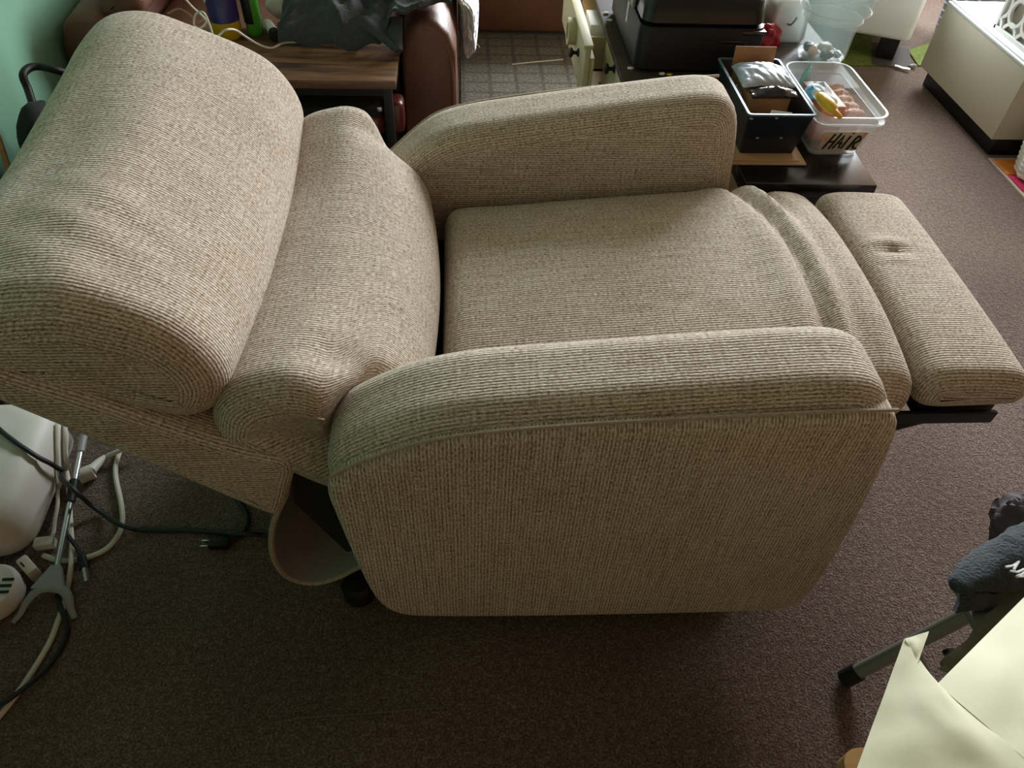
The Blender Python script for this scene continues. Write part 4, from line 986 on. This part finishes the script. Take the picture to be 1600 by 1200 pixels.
# dark pull ring and small debris
o = obj('carpet_thread', tube([PZ(420, 1130, .002), PZ(480, 1121, .0025), PZ(560, 1116, .0025), PZ(640, 1109, .0025), PZ(692, 1105, .002)], .0011, 5, 5), mat('pale_thread', (.14, .115, .085), .8)); tag(o, 'long pale thread lying straight across the carpet in front of the recliner', 'thread')
for k, (px, py) in enumerate(((282, 920), (158, 921), (198, 897), (274, 1035), (128, 1175), (300, 800))):
    q = PZ(px, py, 0); o = obj('lint_speck', blob((q.x, q.y, .002), (.003, .0025, .002), .4, 3, k, 1), mat('pale_thread', (.2, .17, .13))); tag(o, 'tiny pale speck of lint on the dark carpet', 'lint', 'lint specks on the carpet')

# black walker frame by the wall
bkf = thing('black_frame_bag', 'black folding frame with a bag leaning by the green wall', 'walking frame', (-.93, 1.6, 0))
pts = [PX(52, 165, -.93), PX(44, 140, -.945), PX(36, 118, -.95), PX(46, 106, -.945), PX(62, 104, -.93), PX(85, 109, -.90), PX(112, 116, -.88)]
obj('handle_bar', tube(pts, .0085, 10, 6), BLACKP, bkf)
a_, b_ = PX(62, 160, -.925), PX(40, 120, -.948)
obj('upright', tube([Vector((a_.x, a_.y, .0)), Vector((a_.x, a_.y, .2)), a_], .011, 10, 1), BLACKP, bkf); obj('upright', tube([PX(112, 116, -.88), PX(112, 116, -.88)-Vector((0, 0, PX(112, 116, -.88).z))], .011, 10, 1), BLACKP, bkf)
q = PX(60, 190, -.92)
obj('pouch', blob((q.x, q.y, q.z-.06), (.05, .075, .10), .08, 2, 3, 3), BLACKCLOTH, bkf)
pa, pb2 = PX(-6, 205, -1.012), PX(16, 272, -1.0)
dd = (pb2-pa)
foot = pa+dd*((.004-pa.z)/dd.z)
o = obj('wooden_dowel', tube([pa-dd*2.2, foot], .0065, 8, 1), BLONDE); tag(o, 'slim wooden dowel leaning against the green wall', 'dowel')

# ================================================================== lower right: folding stand, towels and paper
fs = thing('folding_stand', 'grey tubular folding stand with black rubber tips beside the recliner', 'folding stand', (.78, .42, 0))
fa = PZ(1325, 1058, .016); fb = PZ(1580, 925, .27)
dd = (fb-fa)
obj('leg', tube([fa+dd*.04, fa+dd*1.5], .0125, 14, 1), GREYTUBE, fs); 
tp = obj('rubber_tip', tube([fa-dd*.03, fa+dd*.075], .0155, 14, 1), BLACKP, fs)
off = Vector((.03, -.36, 0))
obj('leg', tube([fa+dd*.04+off, fa+dd*1.5+off], .0125, 14, 1), GREYTUBE, fs); obj('rubber_tip', tube([fa-dd*.03+off, fa+dd*.075+off], .0155, 14, 1), BLACKP, fs)
e_ = fa+dd*1.5
for yo in (0, -.36):
    p = e_+Vector((.03*(-yo/.36), yo-.03, 0)); obj('leg', tube([(fa.x+.40, p.y, .016), (fa.x-.0+.05, p.y, e_.z)], .0125, 14, 1), GREYTUBE, fs)
obj('crossbar', tube([fa+dd*.42, fa+dd*.42+off], .008, 10, 1), GREYTUBE, fs)
obj('bolt', lathe([(0, 0), (.009, 0), (.009, .006), (0, .007)], Matrix.Translation(PZ(1474, 1001, .145)-Vector((0, .016, 0))) @ Matrix.Rotation(PI/2, 4, 'X'), 14), BLACKP, fs)
obj('tray', box((fa.x-.02, fa.y-.42, e_.z+.004), (fa.x+.42, fa.y-.03, e_.z+.018), .006), GREYTUBE, fs)
TZ2 = e_.z+.018
# olive cloth hanging
ol = [PZ(1465, 1045, .40), PZ(1478, 1028, .408), PZ(1520, 985, .4215), PZ(1562, 940, .4225)]
def olive(s, t):
    top = cr(ol, 8); i = min(len(top)-1, int(s*(len(top)-1))); p = top[i]
    q = p+Vector((.075*t+.004*math.sin(s*14), -.055*t, .004*math.sin(t*PI)+.002*math.sin(s*17+t*4)))
    if q.x > .63 and q.z < TZ2+.0055: q.z = TZ2+.0055       # lies on the tray, hangs free beyond its edge
    return q
o = obj('olive_cloth', grid(olive, 24, 8, .004), OLIVECLOTH); tag(o, 'olive cloth hanging over the edge of the grey folding stand', 'cloth')
# dark towel with white letter
twl = thing('charcoal_towel', 'charcoal terry towel with white stitched lettering on the folding stand', 'towel', (.68, .44, .44))
def roll(s, ang):
    top = PZ(1490+140*s, 918-62*s, .45); r_ = .012+.026*min(1, s*1.5)
    ax = Vector((.55, .30, 0)).normalized(); n_ = Vector((-ax.y, ax.x, 0))
    k = r_*(1+.10*math.sin(ang*3+s*6)+.10*fn((s*6, math.cos(ang), math.sin(ang)), 2, 3)+.05*fn((s*20, math.cos(ang)*4, math.sin(ang)*4), 2, 5))
    return top+n_*(math.cos(ang)*k)+Vector((0, 0, math.sin(ang)*k*.75))
secs = []
for i in range(29):
    s_ = i/28; secs.append([roll(s_*1.0, 2*PI*k/22) if i else roll(0, 2*PI*k/22)*.6+PZ(1490, 918, .45)*.4 for k in range(22)])
obj('fold', loft(secs), TOWEL, twl)
def under(s, t): 
    p = PZ(1500+60*s, 925-10*s+16*t, .435); return p+Vector((0, 0, -.02*t+.006*math.sin(s*6)))
obj('under_fold', grid(under, 10, 6, .012), TOWEL, twl)
let = B()
def tp_(x, y): return PZ(x, y, .482)
for s_ in ([(1571, 886), (1583, 884), (1592, 877), (1584, 890)], [(1578, 892), (1590, 894), (1602, 889)], [(1588, 901), (1598, 897), (1606, 890)], [(1588, 901), (1612, 901)]):
    add_tube(let, [tp_(x, y) for x, y in s_], .0016, 6, 1)
obj('stitched_lettering', let, INKW, twl)
q = PZ(1606, 818, .42)
o = obj('purple_cloth', blob((q.x, q.y, .40), (.020, .045, .05), .25, 2.5, 4, 4, ridge=.2), PURPLECLOTH); tag(o, 'mottled purple grey cloth bundle behind the charcoal towel', 'cloth')
# cream paper sheet
pp = thing('cream_paper', 'large creased cream paper sheet draped over the folding stand', 'paper', (.5, .25, .45))
def quad(a, b, c_, d_, bulge=.006):
    def f(s, t): 
        p = (a*(1-s)+b*s)*(1-t)+(d_*(1-s)+c_*s)*t
        return p+Vector((0, 0, bulge*math.sin(s*PI)*math.sin(t*PI)+.002*fn((s*4, t*4, 0), 1, 6)))
    return f
A_, B_, C_, D_ = PZ(1330, 1225, .545), PZ(1413, 998, .542), PZ(1464, 1068, .545), PZ(1640, 1225, .56)
obj('left_panel', grid(quad(A_, B_, PZ(1465, 1069, .545), PZ(1660, 1235, .56)), 20, 20, .0008), PAPER, pp)
obj('turned_corner', grid(quad(PZ(1413, 998, .543), PZ(1452, 986, .540), PZ(1434, 1036, .545), PZ(1428, 1026, .542), .002), 6, 6, .0008), PAPER, pp)
obj('right_panel', grid(quad(PZ(1464, 1069, .545), PZ(1640, 893, .50), PZ(1720, 1100, .52), PZ(1660, 1236, .56), .012), 20, 20, .0008), PAPER, pp)
ws = thing('wooden_stool', 'blonde wooden stool whose rounded corner shows under the cream paper', 'stool', (.48, .16, 0))
wc = PZ(1318, 1166, .45)
obj('seat', loft([rrect(.22, .22, .02, zz, wc.x+.104, wc.y-.112) for zz in (.425, .45)]), BLONDE, ws)
for dx in (.012, .178):
    for dy in (-.03, -.20): obj('leg', box((wc.x+dx, wc.y+dy-.014, 0), (wc.x+dx+.026, wc.y+dy+.012, .425), .003), BLONDE, ws)
